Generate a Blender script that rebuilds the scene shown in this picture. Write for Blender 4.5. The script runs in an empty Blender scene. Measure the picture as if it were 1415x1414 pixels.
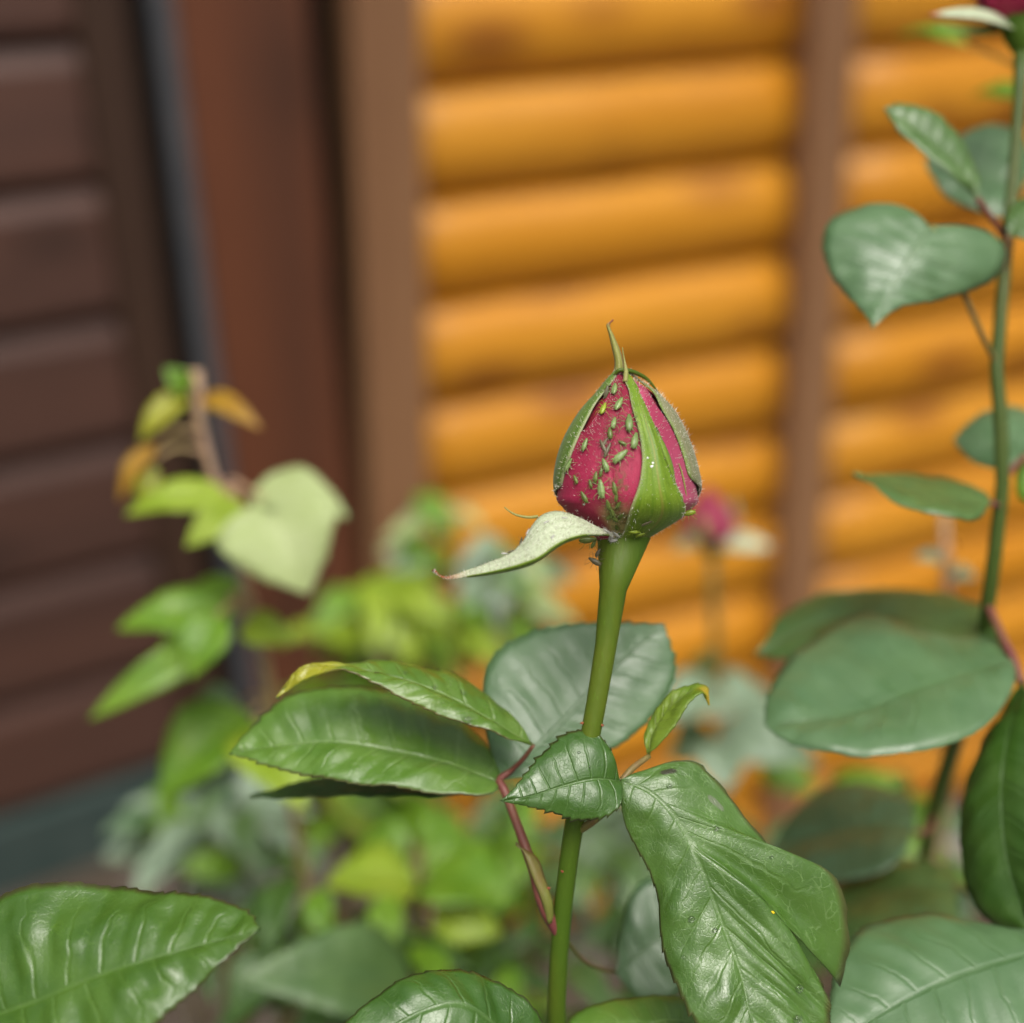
import bpy, bmesh, math, random
from mathutils import Vector, Matrix
from mathutils.bvhtree import BVHTree
from mathutils import noise as mnoise
rad = math.radians
random.seed(7)
scene = bpy.context.scene
COL = scene.collection

# ------------------------------------------------------------------ camera
FPX, CX, CY = 1900.0, 707.5, 707.0          # focal length and centre in photograph pixels
PITCH, ROLL, CAMH = rad(24.0), rad(-2.0), 1.12
C = Vector((0, 0, CAMH))
FW = Vector((0, math.cos(PITCH), -math.sin(PITCH)))
_u0 = Vector((0, math.sin(PITCH), math.cos(PITCH))); _r0 = Vector((1, 0, 0))
RT = _r0 * math.cos(ROLL) + _u0 * math.sin(ROLL)
UP = -_r0 * math.sin(ROLL) + _u0 * math.cos(ROLL)
cam_d = bpy.data.cameras.new('camera'); cam = bpy.data.objects.new('camera', cam_d); COL.objects.link(cam)
cam.matrix_world = Matrix(((RT.x, UP.x, -FW.x, C.x), (RT.y, UP.y, -FW.y, C.y), (RT.z, UP.z, -FW.z, C.z), (0, 0, 0, 1)))
cam_d.sensor_fit = 'HORIZONTAL'; cam_d.sensor_width = 24.0; cam_d.lens = FPX / 1415.0 * 24.0
cam_d.clip_start = 0.01; cam_d.clip_end = 500
cam_d.dof.use_dof = True; cam_d.dof.focus_distance = 0.2945; cam_d.dof.aperture_fstop = 3.25
scene.camera = cam

# ------------------------------------------------------------------ sky, sun, exposure
SUN_DIR = Vector((0.14, -0.48, 1.0)).normalized()
w = bpy.data.worlds.new('World'); scene.world = w; w.use_nodes = True
nt = w.node_tree; nt.nodes.clear()
sky = nt.nodes.new('ShaderNodeTexSky'); sky.sky_type = 'NISHITA'; sky.sun_disc = False
sky.sun_elevation = math.asin(SUN_DIR.z); sky.sun_rotation = math.atan2(SUN_DIR.x, SUN_DIR.y)
sky.air_density = 1.0; sky.dust_density = 10.0; sky.ozone_density = 0.6
hs = nt.nodes.new('ShaderNodeHueSaturation'); hs.inputs['Saturation'].default_value = 0.42
bg = nt.nodes.new('ShaderNodeBackground'); bg.inputs['Strength'].default_value = 0.10
wo = nt.nodes.new('ShaderNodeOutputWorld')
nt.links.new(sky.outputs[0], hs.inputs['Color']); nt.links.new(hs.outputs[0], bg.inputs[0]); nt.links.new(bg.outputs[0], wo.inputs[0])
sun_d = bpy.data.lights.new('sun', 'SUN'); sun_d.energy = 1.5; sun_d.angle = rad(38); sun_d.color = (1.0, 0.96, 0.9)
sun = bpy.data.objects.new('sun', sun_d); COL.objects.link(sun)
sun.rotation_euler = SUN_DIR.to_track_quat('Z', 'Y').to_euler(); sun.location = (1, -1, 5)
scene.cycles.max_bounces = 7; scene.cycles.diffuse_bounces = 3; scene.cycles.glossy_bounces = 2; scene.cycles.transmission_bounces = 5
scene.view_settings.view_transform = 'Standard'; scene.view_settings.look = 'None'
scene.view_settings.exposure = 0.36; scene.view_settings.gamma = 1.0

# ------------------------------------------------------------------ geometry helpers
def ray(px, py): return FW + RT * ((px - CX) / FPX) - UP * ((py - CY) / FPX)
def P(px, py, d): return C + ray(px, py) * d
def hit_plane(px, py, p0, n):
    r = ray(px, py); return C + r * ((p0 - C).dot(n) / r.dot(n))
def lerp(a, b, t): return a + (b - a) * t
def crv(pts):
    """Catmull-Rom through points (Vectors), parametrised by chord length, returns f(u)"""
    n = len(pts)
    L = [0.0]
    for i in range(1, n): L.append(L[-1] + (pts[i] - pts[i - 1]).length)
    tot = L[-1] or 1e-9; L = [x / tot for x in L]
    def f(u):
        u = min(max(u, 0.0), 1.0)
        i = 0
        while i < n - 2 and u > L[i + 1]: i += 1
        h = max(L[i + 1] - L[i], 1e-9); t = (u - L[i]) / h
        p1, p2 = pts[i], pts[i + 1]
        m1 = (p2 - pts[i - 1]) / max(L[i + 1] - L[i - 1], 1e-9) * h if i > 0 else (p2 - p1)
        m2 = (pts[i + 2] - p1) / max(L[i + 2] - L[i], 1e-9) * h if i < n - 2 else (p2 - p1)
        t2, t3 = t * t, t * t * t
        return p1 * (2*t3 - 3*t2 + 1) + m1 * (t3 - 2*t2 + t) + p2 * (-2*t3 + 3*t2) + m2 * (t3 - t2)
    return f
def crv_at(keys, pts):
    """same with explicit keys"""
    n = len(pts)
    def f(u):
        i = 0
        while i < n - 2 and u > keys[i + 1]: i += 1
        h = max(keys[i + 1] - keys[i], 1e-9); t = (u - keys[i]) / h
        p1, p2 = pts[i], pts[i + 1]
        m1 = (p2 - pts[i - 1]) / (keys[i + 1] - keys[i - 1]) * h if i > 0 else (p2 - p1)
        m2 = (pts[i + 2] - p1) / (keys[i + 2] - keys[i]) * h if i < n - 2 else (p2 - p1)
        t2, t3 = t * t, t * t * t
        return p1 * (2*t3 - 3*t2 + 1) + m1 * (t3 - 2*t2 + t) + p2 * (-2*t3 + 3*t2) + m2 * (t3 - t2)
    return f
def interp(xs, ys, x):
    if x <= xs[0]: return ys[0]
    for i in range(1, len(xs)):
        if x <= xs[i]: return lerp(ys[i - 1], ys[i], (x - xs[i - 1]) / (xs[i] - xs[i - 1]))
    return ys[-1]
def link(name, me, parent=None, mats=()):
    o = bpy.data.objects.new(name, me); COL.objects.link(o)
    for m in mats: me.materials.append(m)
    if parent is not None: o.parent = parent; o.matrix_parent_inverse = parent_inv(parent)
    return o
def parent_inv(p):
    m = p.matrix_basis.copy(); q = p
    while q.parent is not None:
        m = q.parent.matrix_basis @ q.matrix_parent_inverse @ m if False else (q.parent.matrix_basis @ (q.matrix_parent_inverse @ m)); q = q.parent
    return m.inverted()
def from_bm(name, bm, parent=None, mats=(), smooth=True):
    me = bpy.data.meshes.new(name); bm.to_mesh(me); bm.free()
    if smooth: me.polygons.foreach_set('use_smooth', [True] * len(me.polygons))
    return link(name, me, parent, mats)
def thing(name, label, cat, loc=(0, 0, 0), rotz=0, group=None):
    o = bpy.data.objects.new(name, None); COL.objects.link(o); o.empty_display_size = 0.05
    o.location = loc; o.rotation_euler = (0, 0, rotz)
    return tag(o, label, cat, group)
def tag(o, label, cat=None, group=None):
    o['label'] = label
    if cat: o['category'] = cat
    if group: o['group'] = group
    return o
def tube_bm(bm, pts, radii, sides=10, seg=6, bumps=0.0):
    f = crv(pts); n = max(2, (len(pts) - 1) * seg)
    L = [0.0]
    for i in range(1, len(pts)): L.append(L[-1] + (pts[i] - pts[i - 1]).length)
    keys = [x / L[-1] for x in L]
    prev = None; rings = []
    for i in range(n + 1):
        u = i / n; p = f(u); t = (f(min(1, u + .01)) - f(max(0, u - .01))).normalized()
        if prev is None: a = t.orthogonal().normalized()
        else: a = (prev - t * prev.dot(t)).normalized()
        prev = a; b = t.cross(a); r = interp(keys, radii, u)
        ring = []
        for k in range(sides):
            th = 2 * math.pi * k / sides
            rr = r * (1 + (random.random() - .5) * bumps)
            ring.append(bm.verts.new(p + a * (math.cos(th) * rr) + b * (math.sin(th) * rr)))
        rings.append(ring)
    for i in range(n):
        for k in range(sides):
            bm.faces.new((rings[i][k], rings[i][(k + 1) % sides], rings[i + 1][(k + 1) % sides], rings[i + 1][k]))
    bm.faces.new(list(reversed(rings[0]))); bm.faces.new(rings[-1])
def tube(name, pts, radii, mat, parent=None, sides=10, seg=6, bumps=0.0):
    bm = bmesh.new(); tube_bm(bm, pts, radii, sides, seg, bumps)
    return from_bm(name, bm, parent, (mat,))
def box_bm(bm, x0, x1, y0, y1, z0, z1, bev=0.0):
    vs = bmesh.ops.create_cube(bm, size=1.0)['verts']
    for v in vs:
        v.co = Vector((lerp(x0, x1, v.co.x + .5), lerp(y0, y1, v.co.y + .5), lerp(z0, z1, v.co.z + .5)))
    if bev > 0:
        es = list({e for v in vs for e in v.link_edges})
        bmesh.ops.bevel(bm, geom=es, offset=bev, segments=2, affect='EDGES', profile=0.6)

# ------------------------------------------------------------------ materials
def newmat(name):
    m = bpy.data.materials.new(name); m.use_nodes = True
    t = m.node_tree; t.nodes.clear(); return m, t
class N:
    """small node-building helper"""
    def __init__(s, t): s.t = t
    def node(s, kind, **kw):
        n = s.t.nodes.new(kind)
        for k, v in kw.items(): setattr(n, k, v)
        return n
    def put(s, sock, v):
        if isinstance(v, bpy.types.NodeSocket): s.t.links.new(v, sock)
        elif v is not None: sock.default_value = v
    def math(s, op, a, b=None, clamp=False):
        n = s.node('ShaderNodeMath', operation=op, use_clamp=clamp); s.put(n.inputs[0], a)
        if b is not None: s.put(n.inputs[1], b)
        return n.outputs[0]
    def mix(s, fac, a, b, mode='MIX'):
        n = s.node('ShaderNodeMix', data_type='RGBA', blend_type=mode); s.put(n.inputs[0], fac); s.put(n.inputs[6], a); s.put(n.inputs[7], b)
        return n.outputs[2]
    def ramp(s, x, a, b, lo=0.0, hi=1.0):
        n = s.node('ShaderNodeMapRange', interpolation_type='SMOOTHSTEP'); s.put(n.inputs[0], x)
        n.inputs[1].default_value = a; n.inputs[2].default_value = b; n.inputs[3].default_value = lo; n.inputs[4].default_value = hi
        return n.outputs[0]
    def noise(s, vec, scale, detail=3.0, rough=0.55):
        n = s.node('ShaderNodeTexNoise'); s.put(n.inputs['Vector'], vec); n.inputs['Scale'].default_value = scale
        n.inputs['Detail'].default_value = detail; n.inputs['Roughness'].default_value = rough
        return n.outputs['Fac']
    def bump(s, h, dist, strength=1.0, normal=None):
        n = s.node('ShaderNodeBump'); s.put(n.inputs['Height'], h); n.inputs['Distance'].default_value = dist; n.inputs['Strength'].default_value = strength
        if normal is not None: s.put(n.inputs['Normal'], normal)
        return n.outputs[0]
    def comb(s, x, y, z=0.0):
        n = s.node('ShaderNodeCombineXYZ'); s.put(n.inputs[0], x); s.put(n.inputs[1], y); s.put(n.inputs[2], z); return n.outputs[0]
    def bsdf(s, color, rough=0.5, spec=0.5, normal=None, sheen=0.0, coat=0.0, coatr=0.1, sss=0.0):
        n = s.node('ShaderNodeBsdfPrincipled'); s.put(n.inputs['Base Color'], color); s.put(n.inputs['Roughness'], rough)
        n.inputs['Specular IOR Level'].default_value = spec
        if normal is not None: s.put(n.inputs['Normal'], normal)
        n.inputs['Sheen Weight'].default_value = sheen; n.inputs['Sheen Roughness'].default_value = 0.4
        n.inputs['Coat Weight'].default_value = coat; n.inputs['Coat Roughness'].default_value = coatr
        return n.outputs[0]
    def out(s, sh):
        n = s.node('ShaderNodeOutputMaterial'); s.put(n.inputs[0], sh)
    def trans(s, sh, color, fac, normal=None):
        t = s.node('ShaderNodeBsdfTranslucent'); s.put(t.inputs[0], color)
        m = s.node('ShaderNodeMixShader'); s.put(m.inputs[0], fac); s.put(m.inputs[1], sh); s.put(m.inputs[2], t.outputs[0])
        return m.outputs[0]
def c4(c): return (c[0], c[1], c[2], 1.0)

def leaf_material(name, ca, cb, vein, tcol, rough=0.38, spec=0.5, trans=0.22, nv=9.0, bumpd=0.00028, spot=None, edge=None, tip=None, fine=1.0, coat=0.0, vcol=.30):
    m, t = newmat(name); n = N(t)
    uv = n.node('ShaderNodeUVMap'); sep = n.node('ShaderNodeSeparateXYZ'); n.put(sep.inputs[0], uv.outputs[0])
    u, v = sep.outputs[0], sep.outputs[1]
    geo = n.node('ShaderNodeNewGeometry'); pos = geo.outputs['Position']
    wob = n.math('MULTIPLY', n.math('SUBTRACT', n.noise(pos, 130.0, 2.0), 0.5), 1.5)
    av = n.math('ABSOLUTE', v)
    side = n.math('GREATER_THAN', v, 0.0)
    ph = n.math('ADD', n.math('ADD', n.math('MULTIPLY', u, nv), n.math('MULTIPLY', side, 0.45)), n.math('MULTIPLY', wob, av))
    d = n.math('ABSOLUTE', n.math('SUBTRACT', n.math('FRACT', ph), 0.5))
    sv = n.math('MULTIPLY', n.ramp(d, 0.0, 0.10, 1.0, 0.0), n.ramp(av, 0.35, 1.0, 1.0, 0.15))
    mid = n.ramp(av, 0.008, 0.05, 1.0, 0.0)
    veins = n.math('MAXIMUM', n.math('MULTIPLY', sv, 0.75), mid)
    fin0 = n.noise(pos, 240.0, 2.0)
    vo = n.node('ShaderNodeTexVoronoi', feature='DISTANCE_TO_EDGE'); vo.inputs['Scale'].default_value = 1.0
    n.put(vo.inputs['Vector'], n.comb(n.math('MULTIPLY', ph, 4.2), n.math('MULTIPLY', v, 10.0), wob))
    net = n.math('MULTIPLY', n.ramp(vo.outputs[0], 0.0, 0.055, 1.0, 0.0), n.ramp(fin0, .38, .6))
    vo2 = n.node('ShaderNodeTexVoronoi', feature='DISTANCE_TO_EDGE'); vo2.inputs['Scale'].default_value = 900.0; n.put(vo2.inputs['Vector'], pos)
    net2 = n.ramp(vo2.outputs[0], 0.0, 0.12, 1.0, 0.0)
    big = n.noise(pos, 70.0, 3.0); fin = n.noise(pos, 900.0, 3.0)
    col = n.mix(n.ramp(big, 0.3, 0.7), c4(ca), c4(cb))
    col = n.mix(n.math('MULTIPLY', n.math('MULTIPLY', veins, n.ramp(fin0, .2, .6, .5, 1.0)), vcol), col, c4(vein))
    col = n.mix(n.math('MULTIPLY', net, 0.30 * fine), col, c4(vein))
    if edge: col = n.mix(n.ramp(av, 0.93, 1.0, 0.0, 0.8), col, c4(edge))
    if tip: col = n.mix(n.ramp(u, tip[1], tip[2], 0.0, 1.0), col, c4(tip[0]))
    if spot:
        for (su, svv, rx, ry, cc) in spot:
            du = n.math('DIVIDE', n.math('SUBTRACT', u, su), rx); dv = n.math('DIVIDE', n.math('SUBTRACT', v, svv), ry)
            dd = n.math('ADD', n.math('MULTIPLY', du, du), n.math('MULTIPLY', dv, dv))
            dd = n.math('ADD', dd, n.math('MULTIPLY', n.math('SUBTRACT', fin, 0.5), 1.2))
            col = n.mix(n.ramp(dd, 0.4, 1.1, 0.9, 0.0), col, c4(cc))
    h = n.math('SUBTRACT', n.math('MULTIPLY', fin, 0.25), n.math('MULTIPLY', veins, 0.9))
    h = n.math('SUBTRACT', h, n.math('MULTIPLY', net, 0.10 * fine)); h = n.math('SUBTRACT', h, n.math('MULTIPLY', net2, 0.07 * fine))
    nor = n.bump(h, bumpd, 0.8)
    r = n.ramp(n.noise(pos, 160.0, 2.0), 0.25, 0.75, rough - 0.10, rough + 0.06)
    sh = n.bsdf(col, r, min(1.0, spec * 1.25), nor, coat=coat, coatr=0.42)
    tc = n.mix(0.5, col, c4(tcol)); tc = n.mix(n.math('MULTIPLY', veins, 0.4), tc, c4((tcol[0]*1.3, tcol[1]*1.2, tcol[2])))
    n.out(n.trans(sh, tc, trans)); return m

def back_material(name, ca, vein, tcol, trans=0.2, rough=0.6):
    return leaf_material(name, ca, tuple(x * 1.2 for x in ca), vein, tcol, rough, 0.3, trans)

G_deep = leaf_material('leaf_deep', (.036, .105, .010), (.058, .145, .018), (.15, .26, .08), (.16, .30, .02), .36, .7, .16, edge=(.06, .05, .02))
G_hero = leaf_material('leaf_hero', (.055, .135, .014), (.088, .190, .028), (.20, .33, .11), (.20, .34, .02), .35, .8, .18, nv=11, bumpd=.00020, fine=1.7, vcol=.22, edge=(.10, .09, .03),
                       spot=[(.125, .52, .022, .14, (.03, .022, .012)), (.22, .70, .014, .07, (.16, .20, .11))])
G_fore = leaf_material('leaf_fore', (.050, .130, .010), (.080, .175, .018), (.15, .27, .05), (.24, .42, .02), .36, .7, .24, vcol=.25, edge=(.08, .06, .03))
G_mid = leaf_material('leaf_mid', (.080, .190, .016), (.125, .245, .030), (.26, .40, .13), (.26, .44, .03), .38, .7, .22, edge=(.10, .08, .03))
G_curl = leaf_material('leaf_curl', (.085, .19, .014), (.13, .24, .025), (.28, .40, .12), (.30, .42, .02), .34, .75, .2, edge=(.14, .08, .03), tip=((.36, .36, .02), .62, .78))
G_small = leaf_material('leaf_young', (.14, .25, .02), (.20, .30, .03), (.30, .40, .10), (.36, .44, .03), .36, .5, .28, tip=((.50, .36, .02), .72, .9))
G_sheen = leaf_material('leaf_sheen', (.080, .170, .062), (.110, .210, .085), (.055, .13, .02), (.14, .28, .04), .42, 1.0, .16, fine=.5)  # sky sheen painted in as a lighter blue-green base colour
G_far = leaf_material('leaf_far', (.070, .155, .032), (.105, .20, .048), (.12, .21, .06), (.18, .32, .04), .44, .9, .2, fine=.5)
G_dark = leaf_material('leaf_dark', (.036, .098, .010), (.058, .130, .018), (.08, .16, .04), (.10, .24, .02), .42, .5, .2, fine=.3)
G_bright = leaf_material('leaf_bright', (.12, .27, .012), (.18, .33, .02), (.26, .40, .08), (.38, .55, .02), .42, .45, .32, fine=.3)
G_lime = leaf_material('leaf_lime', (.25, .38, .015), (.34, .46, .04), (.42, .52, .16), (.55, .62, .03), .45, .4, .34, fine=.3)
G_pale = leaf_material('leaf_pale', (.38, .47, .18), (.46, .55, .25), (.60, .64, .40), (.46, .52, .14), .52, .4, .25, nv=8, fine=1.5)
G_sheen_pale = leaf_material('leaf_sheen_pale', (.19, .29, .17), (.26, .36, .23), (.30, .40, .26), (.25, .38, .12), .46, .9, .2, fine=.5)  # frosty sky reflection put into the pale leaf colour
G_rust = leaf_material('leaf_rust', (.35, .17, .012), (.45, .27, .02), (.5, .35, .1), (.55, .30, .02), .45, .4, .3, fine=.3)
G_olive = leaf_material('leaf_olive', (.27, .30, .015), (.36, .36, .02), (.4, .42, .1), (.5, .48, .02), .42, .45, .3, fine=.3)
B_back = back_material('leaf_back', (.11, .19, .075), (.2, .28, .14), (.2, .33, .04))
B_lime = back_material('leaf_back_lime', (.30, .42, .08), (.42, .5, .18), (.5, .6, .04), .3)

def stem_material(name, ca, cb, dapple=60.0, rough=.4, fuzz=0.0):
    m, t = newmat(name); n = N(t); geo = n.node('ShaderNodeNewGeometry'); pos = geo.outputs['Position']
    mp = n.node('ShaderNodeVectorMath', operation='MULTIPLY'); n.put(mp.inputs[0], pos); mp.inputs[1].default_value = (1, 1, .25)
    a = n.noise(mp.outputs[0], dapple, 4.0); b = n.noise(mp.outputs[0], 1100.0, 3.0)
    col = n.mix(n.ramp(a, .35, .68), c4(ca), c4(cb)); col = n.mix(n.ramp(b, .55, .8, 0, .35), col, c4([min(1, x * 1.9) for x in ca]))
    n.out(n.bsdf(col, rough, .35, n.bump(b, .0002, .7), sheen=fuzz)); return m
S_main = stem_material('stem_green', (.058, .120, .006), (.105, .145, .010), 60.0, .55)
S_low = stem_material('stem_dark', (.05, .09, .014), (.075, .10, .02))
S_red = stem_material('petiole_red', (.17, .045, .045), (.20, .10, .045))
S_pet = stem_material('petiole_green', (.15, .17, .035), (.20, .11, .05))
S_pink = stem_material('shoot_pink', (.42, .26, .18), (.34, .26, .10))
S_bark = stem_material('stem_brown', (.08, .05, .03), (.10, .09, .04))
THORN = stem_material('thorn_red', (.22, .05, .03), (.28, .10, .04))

def petal_material(name, top, mid, base, rough=.5, dark=1.0):
    m, t = newmat(name); n = N(t); uv = n.node('ShaderNodeUVMap'); sep = n.node('ShaderNodeSeparateXYZ'); n.put(sep.inputs[0], uv.outputs[0])
    u, v = sep.outputs[0], sep.outputs[1]      # u across (angle), v along the height, 0 = base
    geo = n.node('ShaderNodeNewGeometry'); pos = geo.outputs['Position']
    streak = n.noise(n.comb(n.math('MULTIPLY', u, 60.0), n.math('MULTIPLY', v, 5.0)), 1.0, 4.0)
    blot = n.noise(pos, 190.0, 3.0); fin = n.noise(pos, 4200.0, 3.0)
    vv = n.math('ADD', v, n.math('MULTIPLY', n.math('SUBTRACT', blot, .5), .12))
    col = n.mix(n.ramp(vv, .28, .75), c4(mid), c4(top))
    col = n.mix(n.ramp(blot, .55, .72, 0, .45), col, c4([min(1, x * 1.35 + .03) for x in mid]))
    col = n.mix(n.ramp(streak, .45, .75, 0, .35), col, c4([x * .68 for x in top]))
    msk = n.math('MULTIPLY', n.ramp(u, -.62, -.30), n.ramp(u, .15, .35, 1.0, 0.0))
    col = n.mix(n.math('MULTIPLY', n.ramp(vv, .06, .26, .95, 0.0), msk), col, c4(base))
    if name == 'petal_pink':
        dm = n.math('MULTIPLY', n.math('MULTIPLY', n.ramp(u, -.30, -.16), n.ramp(u, -.02, .08, 1.0, 0.0)), n.math('MULTIPLY', n.ramp(v, .02, .06), n.ramp(v, .30, .50, 1.0, 0.0)))
        col = n.mix(n.math('MULTIPLY', dm, n.ramp(n.noise(pos, 700.0, 4.0), .42, .60, 0, .8)), col, c4((.12, .10, .025)))
    col = n.mix(n.ramp(fin, .52, .7, 0, .13), col, c4((.72, .34, .42)))
    h = n.math('ADD', n.math('MULTIPLY', streak, .5), n.math('MULTIPLY', fin, .5))
    n.out(n.trans(n.bsdf(col, rough, .3, n.bump(h, .00025, .7), sheen=.08), col, .12)); return m
PETAL_A = petal_material('petal_pink', (.26, .011, .040), (.40, .022, .075), (.46, .42, .15))
PETAL_C = petal_material('petal_rose', (.36, .035, .09), (.44, .075, .15), (.26, .018, .05))
PETAL_D = petal_material('petal_dark', (.24, .008, .022), (.22, .008, .022), (.2, .02, .03))

def sepal_material(name, ca, cb, edge, mid, mw=.08, fuzz=.3, tip=None, rough=.42, speck=0.0):
    m, t = newmat(name); n = N(t); uv = n.node('ShaderNodeUVMap'); sep = n.node('ShaderNodeSeparateXYZ'); n.put(sep.inputs[0], uv.outputs[0])
    u, v = sep.outputs[0], sep.outputs[1]      # u -1..1 across, v along 0 base .. 1 tip
    geo = n.node('ShaderNodeNewGeometry'); pos = geo.outputs['Position']
    st = n.noise(n.comb(n.math('MULTIPLY', u, 9.0), n.math('MULTIPLY', v, 2.5)), 1.0, 4.0); bl = n.noise(pos, 260.0, 3.0); fin = n.noise(pos, 2400.0, 2.0)
    col = n.mix(n.ramp(st, .3, .7), c4(ca), c4(cb)); col = n.mix(n.ramp(bl, .5, .75, 0, .5), col, c4([x * .75 for x in ca]))
    au = n.math('ABSOLUTE', u)
    col = n.mix(n.ramp(au, .84, 1.0, 0.0, .75), col, c4(edge)); col = n.mix(n.ramp(au, mw * .3, mw, .5, 0.0), col, c4(mid))
    col = n.mix(n.ramp(fin, .58, .7, 0, .35), col, c4([min(1, x * 1.6 + .08) for x in cb]))
    if tip: col = n.mix(n.ramp(v, .8, .97), col, c4(tip))
    elif name != 'sepal_tip': col = n.mix(n.ramp(v, .05, .2, 1.0, 0.0), col, n.mix(n.ramp(bl, .3, .7), c4((.058, .120, .006)), c4((.105, .145, .010))))
    if speck: col = n.mix(n.ramp(n.noise(pos, 1500.0, 4.0, .7), .50, .66, 0, speck), col, c4((.16, .15, .07))); col = n.mix(n.ramp(n.noise(pos, 3200.0, 2.0, .6), .6, .7, 0, .8 if speck > .4 else .25), col, c4((.85, .85, .8)))
    h = n.math('ADD', n.math('MULTIPLY', st, .6), n.math('MULTIPLY', fin, .4))
    n.out(n.trans(n.bsdf(col, rough, .4, n.bump(h, .0002, .6), sheen=fuzz * .25), col, .15)); return m
SEP_FRONT = sepal_material('sepal_green', (.12, .23, .010), (.20, .31, .022), (.42, .42, .22), (.30, .26, .05), .07)
SEP_SIDE = sepal_material('sepal_mossy', (.08, .17, .012), (.15, .25, .03), (.40, .42, .24), (.2, .28, .06), .05, .6, None, .55, .22)
SEP_WOOL = sepal_material('sepal_woolly', (.17, .21, .075), (.27, .25, .14), (.16, .27, .03), (.40, .26, .22), .2, .8, None, .6, .45)
SEP_PALE = sepal_material('sepal_pale', (.42, .50, .30), (.54, .60, .42), (.42, .52, .20), (.58, .64, .46), .2, .6, (.40, .10, .03), .6, .5)
SEP_TIP = sepal_material('sepal_tip', (.26, .28, .05), (.32, .30, .08), (.40, .22, .10), (.3, .3, .1), .2, .5, (.30, .08, .05), .5)

def plain(name, ca, cb, scale=300.0, rough=.5, spec=.4, bumpd=.0002, trans=0.0, coat=0.0):
    m, t = newmat(name); n = N(t); geo = n.node('ShaderNodeNewGeometry')
    f = n.noise(geo.outputs['Position'], scale, 4.0)
    col = n.mix(n.ramp(f, .3, .7), c4(ca), c4(cb)); sh = n.bsdf(col, rough, spec, n.bump(f, bumpd, .6), coat=coat)
    if trans: sh = n.trans(sh, col, trans)
    n.out(sh); return m
def aphid_mat(name, ca, cb):
    m, t = newmat(name); n = N(t); oi = n.node('ShaderNodeObjectInfo'); tc = n.node('ShaderNodeTexCoord'); sep = n.node('ShaderNodeSeparateXYZ'); n.put(sep.inputs[0], tc.outputs['Object'])
    f = n.noise(tc.outputs['Object'], 6.0, 3.0)
    ay = n.math('ABSOLUTE', sep.outputs[1])
    col = n.mix(n.ramp(f, .3, .7), c4(ca), c4(cb)); col = n.mix(n.ramp(ay, .015, .06, .5, 0), col, c4([x * .45 for x in ca]))
    col = n.mix(n.math('MULTIPLY', oi.outputs['Random'], .6), col, c4([x * .6 for x in ca]))
    n.out(n.trans(n.bsdf(col, .3, .5), col, .2)); return m
AP_GREEN = aphid_mat('aphid_green', (.20, .33, .08), (.42, .54, .24))
AP_BRIGHT = aphid_mat('aphid_lime', (.32, .44, .03), (.42, .52, .06))
AP_OLIVE = aphid_mat('aphid_olive', (.15, .22, .04), (.24, .30, .08))
AP_GREY = aphid_mat('aphid_grey', (.16, .14, .07), (.24, .21, .13))
AP_WHITE = aphid_mat('aphid_skin', (.62, .62, .55), (.75, .74, .70))
SKIN_WHITE = plain('white_debris', (.75, .75, .72), (.9, .9, .88), 3000, .6)
SPECK_YEL = plain('yellow_speck', (.75, .48, .01), (.85, .6, .02), 900, .5)
HAIR = plain('fine_hair', (.60, .58, .45), (.78, .75, .66), 900, .5, trans=.3)
m_, t_ = newmat('water'); n_ = N(t_); g_ = n_.node('ShaderNodeBsdfGlass'); g_.inputs['IOR'].default_value = 1.33; g_.inputs['Roughness'].default_value = 0.0
n_.out(g_.outputs[0]); WATER = m_

def wood(name, ca, cb, cdark, along='X', rough=.4, spec=.5, knots=True, coat=0.0, gr=1.0):
    """grain runs along the given local axis; each board takes its own grain from its random number"""
    m, t = newmat(name); n = N(t); tc = n.node('ShaderNodeTexCoord'); oi = n.node('ShaderNodeObjectInfo')
    sc = (1.2, 14, 14) if along == 'X' else (14, 14, 1.2)
    off = n.math('MULTIPLY', oi.outputs['Random'], 37.0)
    add = n.node('ShaderNodeVectorMath', operation='ADD'); n.put(add.inputs[0], tc.outputs['Object']); n.put(add.inputs[1], n.comb(off, off, off))
    mul = n.node('ShaderNodeVectorMath', operation='MULTIPLY'); n.put(mul.inputs[0], add.outputs[0]); mul.inputs[1].default_value = sc
    big = n.noise(mul.outputs[0], 1.0 * gr, 3.0); grain = n.noise(mul.outputs[0], 9.0, 4.0)
    col = n.mix(n.ramp(big, .3, .7), c4(ca), c4(cb)); col = n.mix(n.ramp(grain, .5, .75, 0, .3), col, c4(cdark))
    if knots:
        vo = n.node('ShaderNodeTexVoronoi', feature='F1'); vo.inputs['Scale'].default_value = 1.0
        mk = n.node('ShaderNodeVectorMath', operation='MULTIPLY'); n.put(mk.inputs[0], add.outputs[0]); mk.inputs[1].default_value = (4.6, 8.5, 8.5) if along == 'X' else (7.5, 7.5, 3.5)
        n.put(vo.inputs['Vector'], mk.outputs[0])
        col = n.mix(n.ramp(vo.outputs['Distance'], .06, .40, .9, 0.0), col, c4(cdark))
    col = n.mix(n.math('MULTIPLY', oi.outputs['Random'], .22), col, c4([x * .7 for x in ca]))
    n.out(n.bsdf(col, rough, spec, n.bump(grain, .001, .5), coat=coat, coatr=.3)); return m
LOG = wood('varnished_log', (.54, .215, .008), (.62, .275, .020), (.25, .080, .008), 'X', .42, .42, True, .0)
POST = wood('brown_post', (.205, .100, .045), (.265, .137, .064), (.10, .046, .022), 'Z', .5, .4, False)
PLANK = wood('dark_plank', (.060, .029, .021), (.088, .040, .027), (.02, .010, .007), 'X', .45, .45, True)
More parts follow.
